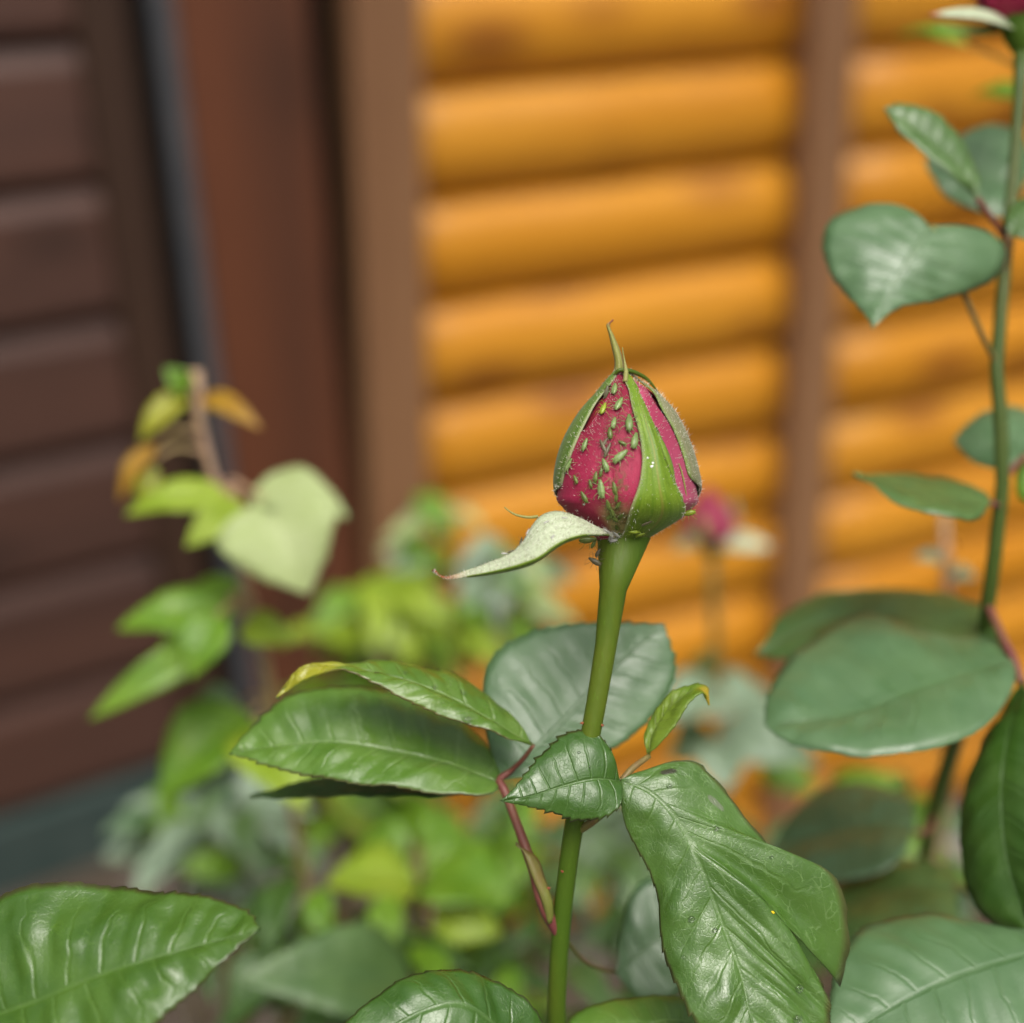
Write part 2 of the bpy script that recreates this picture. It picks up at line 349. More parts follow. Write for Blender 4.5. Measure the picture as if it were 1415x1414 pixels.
BOARD = wood('red_brown_board', (.085, .030, .014), (.125, .040, .016), (.04, .016, .008), 'Z', .5, .4, True)
DPOST = wood('dark_post', (.040, .020, .012), (.055, .028, .016), (.02, .01, .006), 'Z', .55, .3, False)
BLACK = plain('gap_shade', (.006, .005, .004), (.010, .008, .006), 40, .8, .1)  # near-black colour stands in for the shade inside the gaps
METAL = plain('grey_strip', (.055, .06, .068), (.08, .08, .085), 30, .45, .5)
BASE = plain('green_grey_base', (.030, .050, .045), (.045, .065, .058), 25, .7, .3, .002)

# ------------------------------------------------------------------ ground
def ground_mat():
    m, t = newmat('gravel_soil'); n = N(t); tc = n.node('ShaderNodeTexCoord'); o = tc.outputs['Object']
    vo = n.node('ShaderNodeTexVoronoi'); vo.inputs['Scale'].default_value = 55; n.put(vo.inputs['Vector'], o)
    col = n.mix(vo.outputs['Color'], c4((.17, .15, .13)), c4((.32, .29, .27)))
    col = n.mix(n.ramp(n.noise(o, 3.0, 4.0), .35, .55), col, c4((.07, .052, .036)))
    n.out(n.bsdf(col, .85, .3, n.bump(vo.outputs['Distance'], .02, .8))); return m
GROUND = ground_mat()
def gz(x, y):
    """the bed falls away from the shed towards the fence"""
    t = min(max((x + .42) / .5, 0), 1); t = t * t * (3 - 2 * t)
    return .062 - .48 * t
bm = bmesh.new()
NG = 100
def gcoord(i): t = i / NG * 2 - 1; return 60 * math.copysign(abs(t) ** 3.2, t)
vs = [[bm.verts.new((gcoord(i), gcoord(j), gz(gcoord(i), gcoord(j)))) for j in range(NG + 1)] for i in range(NG + 1)]
for i in range(NG):
    for j in range(NG): bm.faces.new((vs[i][j], vs[i + 1][j], vs[i + 1][j + 1], vs[i][j + 1]))
g = from_bm('ground', bm, None, (GROUND,)); g['kind'] = 'structure'; tag(g, 'pale gravel and soil at the foot of the shed and fence')

# ------------------------------------------------------------------ log fence
YAW = rad(67); E_F = Vector((math.sin(YAW), math.cos(YAW), 0)); N_F = Vector((math.cos(YAW), -math.sin(YAW), 0))
F0 = P(600, 340, 1.70); F0 = Vector((F0.x, F0.y, 0))
def fence_s(px, py): return (hit_plane(px, py, F0, N_F) - F0).dot(E_F)
fence = thing('log_fence', 'honey-yellow fence of stacked half-round varnished logs between brown posts', 'fence', F0, math.pi / 2 - YAW)
LP = 0.1287
z_first = CAMH - 0.2; nlog_low = int((z_first + .40) / LP)
z_bot = z_first - nlog_low * LP
sA0, sA1 = fence_s(552, 300), fence_s(1072, 300); sB0, sB1 = fence_s(1112, 300), fence_s(1112, 300) + 1.55
def log_mesh(name, L):
    bm = bmesh.new(); ns = 14; prof = []
    for k in range(ns + 1):
        a = -math.pi / 2 + math.pi * k / ns
        prof.append((-0.046 * max(0, math.cos(a)) ** .75, math.sin(a) * (LP / 2 - .0012)))
    prof = [(0.02, -LP / 2 + .0012)] + prof + [(0.02, LP / 2 - .0012)]
    nx = 10; rings = []
    for i in range(nx + 1):
        x = -L / 2 + L * i / nx
        rings.append([bm.verts.new((x, y * (1 + .04 * math.sin(i * 1.7)), z)) for y, z in prof])
    for i in range(nx):
        for k in range(len(prof)):
            k2 = (k + 1) % len(prof); bm.faces.new((rings[i][k], rings[i + 1][k], rings[i + 1][k2], rings[i][k2]))
    bm.faces.new(list(reversed(rings[0]))); bm.faces.new(rings[-1])
    bmesh.ops.recalc_face_normals(bm, faces=bm.faces)
    me = bpy.data.meshes.new(name); bm.to_mesh(me); bm.free(); me.polygons.foreach_set('use_smooth', [True] * len(me.polygons)); me.materials.append(LOG)
    return me
for (s0, s1) in ((sA0, sA1), (sB0, sB1)):
    me = log_mesh('log', s1 - s0 + .02)
    zc = z_bot + LP / 2; i = 0
    while zc < 1.75:
        o = bpy.data.objects.new('log', me); COL.objects.link(o); o.parent = fence
        o.location = ((s0 + s1) / 2, random.uniform(-.003, .003), zc); o.rotation_euler = (random.uniform(-.03, .03), 0, 0)
        zc += LP
def post(s, wd, y0, y1, lean, top=1.82, zp=.6):
    bm = bmesh.new(); box_bm(bm, -wd / 2, wd / 2, y0, y1, -.5 - zp, top - zp, .006)
    o = from_bm('post', bm, None, (POST,), False); o.parent = fence; o.location = (s, 0, zp); o.rotation_euler = (0, lean, 0); return o
s_l0, s_l1 = fence_s(482, 650), fence_s(566, 650)
post((s_l0 + s_l1) / 2 - .0, (s_l1 - s_l0), -.08, .05, rad(2.4), zp=hit_plane(525, 650, F0, N_F).z)
p1a, p1b = fence_s(1066, 300), fence_s(1124, 300)
post((p1a + p1b) / 2, (p1b - p1a), -.075, .045, 0.0)
post(sB1 + .04, .08, -.06, .05, 0.0)

# ------------------------------------------------------------------ dark plank shed
YS = rad(60); E_S = Vector((math.sin(YS), math.cos(YS), 0)); N_S = Vector((math.cos(YS), -math.sin(YS), 0))
_q = hit_plane(478, 500, F0 + N_F * .05, N_F); S0 = Vector((_q.x, _q.y, 0))
def shed_s(px, py=500): return (hit_plane(px, py, S0, N_S) - S0).dot(E_S)
shed = thing('plank_shed', 'dark brown plank shed wall with wide red-brown corner board', 'shed', S0, math.pi / 2 - YS)
zb = hit_plane(0, 1215, S0, N_S).z
def sbox(name, x0, x1, y0, y1, z0, z1, mat, bev=.003, loc=None):
    bm = bmesh.new(); cx_, cz_ = (x0 + x1) / 2, (z0 + z1) / 2
    box_bm(bm, x0 - cx_, x1 - cx_, y0, y1, z0 - cz_, z1 - cz_, bev)
    o = from_bm(name, bm, None, (mat,), False); o.parent = shed; o.location = (cx_, 0, cz_); return o
SH = 2.15
zs = [hit_plane(0, y, S0, N_S).z for y in (60, 250, 442, 620, 790, 965, 1120)]
pitch_p = (zs[0] - zs[-1]) / 6
s_pl = shed_s(168)
# planks: shiplap boards, lower edge proud, dark shadow gaps
bm = bmesh.new(); LPL = 1.6; hp = pitch_p - .009
prof = [(-.004, -hp / 2), (-.018, -hp / 2 + .004), (-.020, -hp / 2 + .012), (-.017, hp / 2 - .022), (-.010, hp / 2 - .004), (-.003, hp / 2), (.012, hp / 2), (.012, -hp / 2)]
ra = [bm.verts.new((-LPL / 2, y, z)) for y, z in prof]; rb = [bm.verts.new((LPL / 2, y, z)) for y, z in prof]
for k in range(len(prof)): bm.faces.new((ra[k], rb[k], rb[(k + 1) % len(prof)], ra[(k + 1) % len(prof)]))
bm.faces.new(list(reversed(ra))); bm.faces.new(rb); bmesh.ops.recalc_face_normals(bm, faces=bm.faces)
plank_me = bpy.data.meshes.new('plank'); bm.to_mesh(plank_me); bm.free(); plank_me.materials.append(PLANK)
zc = zs[-1] + pitch_p / 2
while zc < SH - pitch_p / 2:
    o = bpy.data.objects.new('plank', plank_me); COL.objects.link(o); o.parent = shed
    o.location = (s_pl - LPL / 2, random.uniform(-.002, .002), zc); zc += pitch_p
zlow = zs[-1]
sbox('base_strip', s_pl - LPL, shed_s(300), -.03, .012, .0, zlow - .003, BASE, .004)
sbox('backing', s_pl - LPL, s_pl + .05, .0135, .05, .03, SH, BLACK, 0)
sbox('dark_post', shed_s(170), shed_s(232), -.030, .02, .045, SH, DPOST, .004)
sbox('gap_shade_strip', shed_s(228), shed_s(282), -.006, .03, .02, SH, BLACK, 0)  # black strip painted as the shade of the recess beside the post
sbox('metal_strip', shed_s(264), shed_s(289), -.032, -.0065, .01, SH, METAL, .003)
sbox('corner_board', shed_s(289) + .001, shed_s(455), -.03, .02, -.02, SH, BOARD, .005)
sbox('rear_gap_shade', shed_s(440), shed_s(520), .05, .09, -.02, SH, BLACK, 0)  # black slab standing in for the dark void between shed and fence

# ------------------------------------------------------------------ leaves
def sheet(name, rowsets, mats, parent, thick=.00035, flip_to=None):
    """rowsets: list of (rows of Vectors, u values, v values). Front faces turn towards flip_to."""
    bm = bmesh.new(); uvl = bm.loops.layers.uv.new('UVMap'); info = {}
    for rows, us, vs in rowsets:
        grid = []
        for r, u in zip(rows, us):
            ln = []
            for p, v in zip(r, vs):
                bv = bm.verts.new(p); ln.append((bv, u, v))
            grid.append(ln)
        for i in range(len(grid) - 1):
            for j in range(len(vs) - 1):
                q = [grid[i][j], grid[i + 1][j], grid[i + 1][j + 1], grid[i][j + 1]]
                f = bm.faces.new([x[0] for x in q])
                for lp, x in zip(f.loops, q): lp[uvl].uv = (x[1], x[2])
    bmesh.ops.remove_doubles(bm, verts=bm.verts, dist=4e-6)
    bmesh.ops.recalc_face_normals(bm, faces=bm.faces)
    bm.normal_update()
    tgt = flip_to if flip_to is not None else C
    sm = sum(f.normal.dot(tgt - f.calc_center_median()) * f.calc_area() for f in bm.faces)
    if sm < 0: bmesh.ops.reverse_faces(bm, faces=bm.faces)
    o = from_bm(name, bm, parent, mats)
    if thick:
        md = o.modifiers.new('thickness', 'SOLIDIFY'); md.thickness = thick; md.offset = -1; md.use_rim = True
        md.material_offset = 1 if len(mats) > 1 else 0; md.material_offset_rim = 0
    return o
def vlist(nv, sgn): return [sgn * (j / nv) for j in range(nv + 1)]
def half_rows(M, Ef, u0, u1, nu, nv, sgn, cup, teeth, amp, pucker, npk, tow, wave=0.0, seed=0, lag=.72, curl=0.0, und=.0):
    rows, us = [], []
    for i in range(nu + 1):
        u = lerp(u0, u1, i / nu); ue = u ** lag
        m = M(u); e = Ef(ue); tan = (M(min(1, u + .02)) - M(max(0, u - .02)))
        out = e - m; L = out.length
        nrm = tan.cross(out)
        nrm = nrm.normalized() if nrm.length > 1e-12 else Vector((0, 0, 1))
        if nrm.dot(tow - m) < 0: nrm = -nrm
        od = out.normalized() if L > 1e-9 else out
        td = tan.normalized()
        fr = (ue * teeth) % 1.0
        tooth = amp * (.45 + 1.1 * ((math.sin(int(ue * teeth) * 12.99 + seed) * 43758.5) % 1.0)) * (fr ** 1.3 if fr < .86 else (1 - fr) / .14) * min(1, L / (amp * 6 + 1e-9)) * (1 if .03 < ue < .985 else 0)
        row = []
        for j in range(nv + 1):
            v = j / nv
            p = m + out * v + nrm * (cup * L * 4 * v * (1 - v))
            p += nrm * (pucker * (abs(math.sin(math.pi * (u * npk + (0 if sgn < 0 else .45)))) - .5) * math.sin(math.pi * min(1, v * 1.02)) ** .8)
            if und: p += nrm * (und * min(1, v * 3) * (mnoise.noise(p * 95.0) + .5 * mnoise.noise(p * 230.0)))
            p += nrm * (wave * L * math.sin(ue * 13 + seed * 2.1 + sgn) * v * v)
            p -= nrm * (curl * L * v ** 3)
            if j >= nv - 1: p += (od * .8 + td * .6) * tooth * (1 if j == nv else .25)
            row.append(p)
        rows.append(row); us.append(u)
    return rows, us, vlist(nv, sgn)
def pts3(lst, d0, d1, off=0.0):
    out = []; n = len(lst)
    L = [0.0]
    for a, b in zip(lst, lst[1:]): L.append(L[-1] + math.hypot(b[0] - a[0], b[1] - a[1]))
    for k, q in enumerate(lst):
        t = L[k] / (L[-1] or 1)
        d = q[2] if len(q) > 2 else lerp(d0, d1, t) + off * math.sin(math.pi * min(1, max(0, t))) ** .6
        out.append(P(q[0], q[1], d))
    return out
LEAFPARAM = dict(nu=72, nv=8, teeth=22, amp=.0006, cup=.06, pucker=.0005, npk=9, wave=.02, curl=0.0, und=.0011)
def traced(name, mid, left, right, db, dt, dl, dr, mats, parent, thick=.00035, **kw):
    k = dict(LEAFPARAM); k.update(kw)
    M = crv(pts3(mid, db, dt)); Lf = crv(pts3(left, db, dt, dl)); Rf = crv(pts3(right, db, dt, dr))
    rs = [half_rows(M, Lf, 0, 1, k['nu'], k['nv'], -1, k['cup'], k['teeth'], k['amp'], k['pucker'], k['npk'], C, k['wave'], len(mid), curl=k['curl'], und=k['und']),
          half_rows(M, Rf, 0, 1, k['nu'], k['nv'], 1, k['cup'], k['teeth'], k['amp'], k['pucker'], k['npk'], C, k['wave'], len(mid), curl=k['curl'], und=k['und'])]
    return sheet(name, rs, mats, parent, thick)
def generic(name, b, t, wpx, mats, parent, roll=0.0, fold=.25, arch=.08, nu=26, nv=4, tipw=.75, nhint=None, thick=.0004, teeth=11):
    """ovate leaflet from base to tip (px, py, depth), width in pixels at its depth, tilted by roll about its axis"""
    B, T = P(*b), P(*t); ax = T - B; a = ax.normalized()
    W = wpx * (b[2] + t[2]) / 2 / FPX / 2
    nh = nhint if nhint is not None else ((C - (B + T) / 2).normalized() * .75 + Vector((0, 0, .6)))
    nn = (nh - a * nh.dot(a)).normalized()
    nn = Matrix.Rotation(roll, 3, a) @ nn; sd = a.cross(nn)
    def hw(u):
        return W * max(0.0, math.sin(math.pi * u ** tipw)) ** .8 * (1 - .25 * u)
    def M(u): return B + ax * u + nn * (ax.length * arch * math.sin(math.pi * u)) - nn * (ax.length * arch * 1.2 * u ** 3)
    def Lf(u): return M(u) - sd * hw(u) + nn * (fold * hw(u))
    def Rf(u): return M(u) + sd * hw(u) + nn * (fold * hw(u))
    rs = [half_rows(M, f, 0, 1, nu, nv, s, .05, teeth, W * .05, W * .03, 7, B + nn, .05, W * 1e4, lag=.8) for f, s in ((Lf, -1), (Rf, 1))]
    return sheet(name, rs, mats, parent, thick, flip_to=(B + T) / 2 + nn)
def plant(name, label, x, y, group=None, cat='rose'):
    return thing(name, label, cat, (x, y, gz(x, y)), 0, group)
def to_ground(p, base, n=3):
    b = Vector((base[0], base[1], gz(base[0], base[1]) - .01)); out = []
    for k in range(1, n + 1):
        t = k / n; q = p.lerp(b, t); q.x += .012 * math.sin(t * 3.1); out.append(q)
    return out
def px(lst): return [P(*q) for q in lst]
def leaf_part(pts, radii, mat, parent, sides=8): return tube('leaf', pts, radii, mat, parent, sides)

# ------------------------------------------------------------------ main rose with the aphid-covered bud
PX = .30 / FPX
main_base = P(768, 1414, .318); mb = (main_base.x - .01, main_base.y + .05)
main = plant('rose_plant', 'rose stem carrying the sharp pink bud covered in green aphids', *mb)
stem_px = [(862, 737, .30), (857.5, 750, .30), (853, 764, .30), (851, 778, .30), (848, 806, .30), (845, 836, .30), (833, 920, .3005), (818, 1005, .301), (802, 1090, .303), (787, 1180, .306), (774, 1300, .312), (769, 1414, .318)]
stem_r = [38, 29.2, 25.6, 23.6, 20, 16.5, 14.5, 13.8, 13.6, 13.4, 13.2, 13.5]
sp = px(stem_px); rr = [r * PX for r in stem_r]
ext = to_ground(sp[-1], mb); sp += ext; rr += [.0026, .0032, .004]
stem = tube('stem', sp, rr, S_main, main, 28, 8, .012)
for (tx, ty, td, sd, ln) in ((829, 858, .30, -1, 4), (838, 868, .299, 1, 3), (806, 1000, .30, -1, 5), (831, 1003, .30, 1, 4), (760, 1228, .308, -1, 6), (776, 1205, .304, 1, 3), (795, 1095, .301, 1, 4)):
    bm = bmesh.new(); a = P(tx, ty, td); tube_bm(bm, [a, a + RT * (sd * ln * .5 * PX) + UP * (1 * PX), a + RT * (sd * ln * PX) + UP * (-1 * PX)], [2.6 * PX, 1.4 * PX, .15 * PX], 6, 3)
    from_bm('thorn', bm, main, (THORN,))

# bud: closed petals on a turned profile, sepals laid over it
PY = [508, 512, 525, 540, 570, 610, 650, 680, 697, 712, 725, 738, 750, 762, 775]
PR = [1, 3, 17, 34, 61, 82, 93.5, 96, 91, 79, 60, 41, 30.5, 27, 25]
PC = [857, 857, 859, 864, 865, 863.5, 864, 866, 866.5, 867, 866, 862, 857.5, 853.5, 851.5]
_fR = crv_at(PY, PR); _fC = crv_at(PY, PC)
BUDD = .30
def Rr(y): return _fR(min(max(y, 508), 775))
def Cc(y): return _fC(min(max(y, 508), 775))
def bud_pt(th, y, off):
    R = Rr(y) + off
    return P(Cc(y) + R * math.sin(th), y, BUDD - R * math.cos(th) * PX * .95)
def th_of(x, y, off):
    s = (x - Cc(y)) / max(Rr(y) + off, 1e-3); return math.asin(max(-1, min(1, s)))
bud = bpy.data.objects.new('flower_bud', None); COL.objects.link(bud); bud.location = P(862, 740, .30); bud.parent = main; bud.matrix_parent_inverse = parent_inv(main)
bud['label'] = 'closed deep pink rose bud with green sepals'
def patch(name, Le, Re, off, mat, nu=40, nv=14, edge_off=None, uvmode='petal', lift=None, thick=.0003, kind=None):
    """Le, Re: edge lists of (x, y) or (None, y, angle in degrees), top to bottom"""
    def conv(lst):
        out = []
        for q in lst:
            if q[0] is None: out.append(Vector((rad(q[2]), q[1], 0)))
            else: out.append(Vector((th_of(q[0], q[1], off), q[1], 0)))
        return out
    def fn(lst):
        v = conv(lst); L = [0.0]
        for a, b in zip(v, v[1:]): L.append(L[-1] + math.hypot((b.x - a.x) * 80, b.y - a.y))
        keys = [x / L[-1] for x in L]; return crv_at(keys, v)
    fl, fr = fn(Le), fn(Re); rows = []; us = []; vv = [j / nv * 2 - 1 for j in range(nv + 1)]
    bm = bmesh.new(); uvl = bm.loops.layers.uv.new('UVMap'); grid = []
    for i in range(nu + 1):
        t = i / nu; a, b = fl(t), fr(t); row = []
        for j in range(nv + 1):
            s = j / nv; q = a.lerp(b, s); w_ = 4 * s * (1 - s)
            o = off if edge_off is None else lerp(edge_off, off, w_ ** .6)
            if lift: o += lift(s, t, q.x, q.y)
            if q.y > 735: o = o * max(.18, 1 - (q.y - 735) / 30)
            p = bud_pt(q.x, q.y, o)
            uv = (q.x, (745 - q.y) / 233.0) if uvmode == 'petal' else (s * 2 - 1, 1 - t)
            row.append((bm.verts.new(p), uv))
        grid.append(row)
    for i in range(nu):
        for j in range(nv):
            q = [grid[i][j], grid[i + 1][j], grid[i + 1][j + 1], grid[i][j + 1]]
            f = bm.faces.new([x[0] for x in q])
            for lp, x in zip(f.loops, q): lp[uvl].uv = x[1]
    bmesh.ops.recalc_face_normals(bm, faces=bm.faces); bm.normal_update()
    ctr = P(864, 650, .30)
    if sum(f.normal.dot(f.calc_center_median() - ctr) for f in bm.faces) < 0: bmesh.ops.reverse_faces(bm, faces=bm.faces)
    o = from_bm(name, bm, bud, (mat,))
    md = o.modifiers.new('thickness', 'SOLIDIFY'); md.thickness = thick; md.offset = -1
    return o
# inner petals
core = patch('petal', [(None, y, -180) for y in (514, 540, 600, 660, 700, 735, 748)], [(None, y, 180) for y in (514, 540, 600, 660, 700, 735, 748)], -6.5, PETAL_D, 40, 48)
ripple = lambda s, t, th, y: .9 * math.sin(th * 7 + y * .03) * math.sin(math.pi * min(1, t * 1.1)) + 1.2 * math.exp(-((s - .93) / .06) ** 2)
pB = patch('petal', [(852, 516), (840, 560), (826, 610), (830, 660), (838, 705), (846, 746)], [(862, 516), (885, 560), (905, 610), (915, 660), (905, 710), (885, 746)], -2.2, PETAL_A, 44, 18,
           lift=lambda s, t, th, y: -2.5 * math.exp(-((s - .12) / .12) ** 2))
pA = patch('petal', [(853, 514), (844, 540), (828, 568), (812, 592), (None, 640, -110), (None, 690, -115), (None, 715, -110), (None, 746, -90)],
           [(857, 514), (858, 545), (853, 590), (842, 625), (846, 655), (851, 690), (850, 720), (853, 746)], 1.0, PETAL_A, 48, 24,
           lift=lambda s, t, th, y: .8 * math.sin(th * 6 + y * .03) - 1.2 * math.exp(-((s - .97) / .05) ** 2) + 2.0 * math.exp(-((s) / .05) ** 2) + (4.0 * math.exp(-((y - 692) / 6) ** 2) * (1 if th < rad(-55) else math.exp(-((th + rad(55)) / .35) ** 2))))
pC = patch('petal', [(866, 518), (880, 545), (898, 590), (905, 640), (900, 690), (890, 720), (880, 746)],
           [(872, 520), (902, 553), (927, 588), (943, 618), (None, 650, 100), (None, 690, 105), (None, 715, 100), (None, 746, 80)], 1.5, PETAL_C, 48, 18,
           lift=lambda s, t, th, y: .8 * math.sin(th * 6 + y * .04) + 5.0 * math.exp(-((y - 693) / 7) ** 2) * (1 if th > rad(60) else math.exp(-((th - rad(60)) / .3) ** 2)))
pE = patch('petal', [(None, 516, 80), (None, 560, 85), (None, 640, 90), (None, 700, 90), (None, 746, 80)], [(None, 516, 280), (None, 560, 275), (None, 640, 260), (None, 700, 260), (None, 746, 270)], .5, PETAL_A, 30, 20)
# sepals
sL = patch('sepal', [(None, 512, -120), (None, 540, -112), (None, 590, -118), (None, 640, -125), (None, 690, -130), (None, 720, -132), (None, 774, -135)],
           [(854, 513), (832, 543), (811, 577), (794, 612), (781, 645), (773, 672), (None, 690, -102), (None, 774, -108)], 5.0, SEP_SIDE, 44, 12, edge_off=3.4, uvmode='sepal')
sF = patch('sepal', [(860, 512), (865, 530), (873, 560), (883, 595), (888, 630), (885, 662), (874, 695), (866, 720), (857, 745), (846, 774)],
           [(868, 512), (877, 530), (894, 560), (912, 600), (926, 640), (940, 675), (949, 700), (None, 722, 76), (None, 745, 84), (None, 774, 95)], 6.5, SEP_FRONT, 56, 22, edge_off=3.0, uvmode='sepal',
           lift=lambda s, t, th, y: 2.6 * math.exp(-((s - .62) / .10) ** 2) * math.sin(math.pi * t) + 2.0 * math.exp(-((y - 700) / 18) ** 2) - 1.5 * math.exp(-((s - .35) / .14) ** 2) * math.sin(math.pi * t))
sR = patch('sepal', [(868, 513), (893, 528), (916, 560), (938, 600), (951, 637), (958, 660), (None, 690, 103), (None, 774, 108)],
           [(None, 512, 110), (None, 530, 100), (None, 570, 108), (None, 620, 118), (None, 670, 128), (None, 712, 132), (None, 774, 135)], 9.0, SEP_WOOL, 44, 12, edge_off=4.5, uvmode='sepal')
sBk = patch('sepal', [(None, 514, 150), (None, 580, 145), (None, 660, 145), (None, 715, 145), (None, 774, 145)], [(None, 514, 215), (None, 580, 222), (None, 660, 228), (None, 715, 215), (None, 774, 215)], 4.0, SEP_SIDE, 20, 10, uvmode='sepal')
def bd(x, y, off):
    return (x, y, BUDD - (Rr(y) + off) * math.cos(th_of(x, y, off)) * PX * .95)
# free sepal tips above the bud
def ribbon(name, left, right, mat, d0=.30, d1=.30, nu=30, nv=6, bow=0.12, parent=None, thick=.0004):
    a, b = crv(pts3(left, d0, d1)), crv(pts3(right, d0, d1)); rows = []; us = []
    for i in range(nu + 1):
        u = i / nu; p, q = a(u), b(u); row = []
        n_ = -FW
        for j in range(nv + 1):
            s = j / nv; row.append(p.lerp(q, s) + n_ * (bow * (q - p).length * 4 * s * (1 - s)))
        rows.append(row); us.append(u)
    # sepal material reads u across, v along
    bm = bmesh.new(); uvl = bm.loops.layers.uv.new('UVMap')
    g_ = [[bm.verts.new(p) for p in r] for r in rows]
    for i in range(nu):
        for j in range(nv):
            f = bm.faces.new((g_[i][j], g_[i + 1][j], g_[i + 1][j + 1], g_[i][j + 1]))
            for lp, (ii, jj) in zip(f.loops, ((i, j), (i + 1, j), (i + 1, j + 1), (i, j + 1))): lp[uvl].uv = (jj / nv * 2 - 1, us[ii])
    bmesh.ops.recalc_face_normals(bm, faces=bm.faces); bm.normal_update()
    if sum(f.normal.dot(C - f.calc_center_median()) for f in bm.faces) < 0: bmesh.ops.reverse_faces(bm, faces=bm.faces)
    o = from_bm(name, bm, parent or bud, (mat,)); md = o.modifiers.new('thickness', 'SOLIDIFY'); md.thickness = thick; md.offset = -1
    return o
ribbon('sepal_tip', [(848, 515), (849, 500), (845, 480), (841, 462), (838, 449), (842, 445), (847, 441)], [(862, 516), (861, 500), (857, 484), (849, 465), (843, 452), (844, 447), (848, 443)], SEP_TIP, .302, .304, 36, 6, .5)
tube('sepal_tip', px([(864, 528, .2965), (865, 514, .2975), (863, 500, .298), (861, 488, .298), (860, 480, .298)]), [3.6 * PX, 3.4 * PX, 1.5 * PX, .9 * PX, .5 * PX], SEP_TIP, bud, 8)
tube('sepal_rim', px([(849, 519, .2985), (855, 512, .298), (866, 512, .2985), (880, 516, .2995), (895, 525, .3008), (912, 545, .302)]), [2.0 * PX, 3 * PX, 3.2 * PX, 3 * PX, 2.6 * PX, .6 * PX], SEP_FRONT, bud, 8)
ribbon('sepal_lobe', [bd(907, 590, 5), bd(908, 600, 5), bd(912, 615, 5), bd(919, 635, 6), bd(933, 668, 5)], [bd(908, 590, 5), bd(913, 602, 4), bd(922, 620, 4), bd(930, 642, 4), bd(934, 668, 4.5)], SEP_FRONT, .2885, .2905, 24, 4, .3)
tube('sepal_lobe', px([bd(938, 640, 3.5), bd(942, 652, 3.5), bd(946, 670, 3.5), bd(949, 690, 4)]), [.5 * PX, 1.1 * PX, 1.2 * PX, .8 * PX], SEP_TIP, bud, 6)
# reflexed sepal
rs = ribbon('sepal', [(847, 737, .2935), (824, 727, .290), (796, 713, .289), (770, 706, .289), (748, 712, .288), (734, 728, .287), (722, 748, .286), (706, 764, .285), (678, 776, .285), (645, 788, .285), (618, 797, .285), (606, 794, .285), (598, 787, .285)],
            [(846, 741, .2932), (826, 738.5, .287), (803, 740, .284), (782, 746, .283), (764, 756, .282), (748, 768, .281), (730, 776, .281), (705, 784, .282), (676, 791, .283), (645, 797, .284), (622, 801, .285), (608, 797, .285), (599, 788, .285)], SEP_PALE, .29, .285, 60, 12, .10)
rs['label'] = 'pale reflexed sepal with a rusty tip'
ribbon('sepal_edge', [(842, 740, .2905), (824, 737, .287), (803, 739, .2838), (782, 745, .2828), (764, 755, .2818), (748, 767, .2808), (730, 775, .2808), (705, 783, .2818), (676, 790, .2828), (645, 796, .2838)],
       [(842, 741, .2925), (824, 741, .2885), (803, 744, .286), (782, 751, .285), (764, 762, .284), (748, 774, .283), (730, 783, .283), (705, 790, .284), (676, 795, .285), (645, 798.5, .2855)], SEP_FRONT, .29, .285, 40, 4, .3)
tube('sepal_lobe', px([(743, 714, .2885), (730, 715, .288), (714, 712, .288), (703, 706, .288), (697, 701, .288)]), [2.3 * PX, 2.0 * PX, 1.6 * PX, 1.1 * PX, .9 * PX], SEP_TIP, bud, 8)
tube('sepal_lobe', px([(802, 740, .2855), (793, 744, .285), (785, 748, .285), (778, 750, .285)]), [1.6 * PX, 1.9 * PX, 1.5 * PX, .5 * PX], SEP_FRONT, bud, 8)

# ------------------------------------------------------------------ leaves of the main rose
# right-hand leaf
lf = leaf_part(px([(788, 1152, .3065), (812, 1140, .303), (838, 1118, .3015), (855, 1086, .3005), (872, 1064, .302), (897, 1045, .305)]), [7 * PX, 6 * PX, 5 * PX, 4.5 * PX, 5 * PX, 4 * PX], S_pet, main)
lf['label'] = 'compound leaf of three leaflets on a reddish petiole'
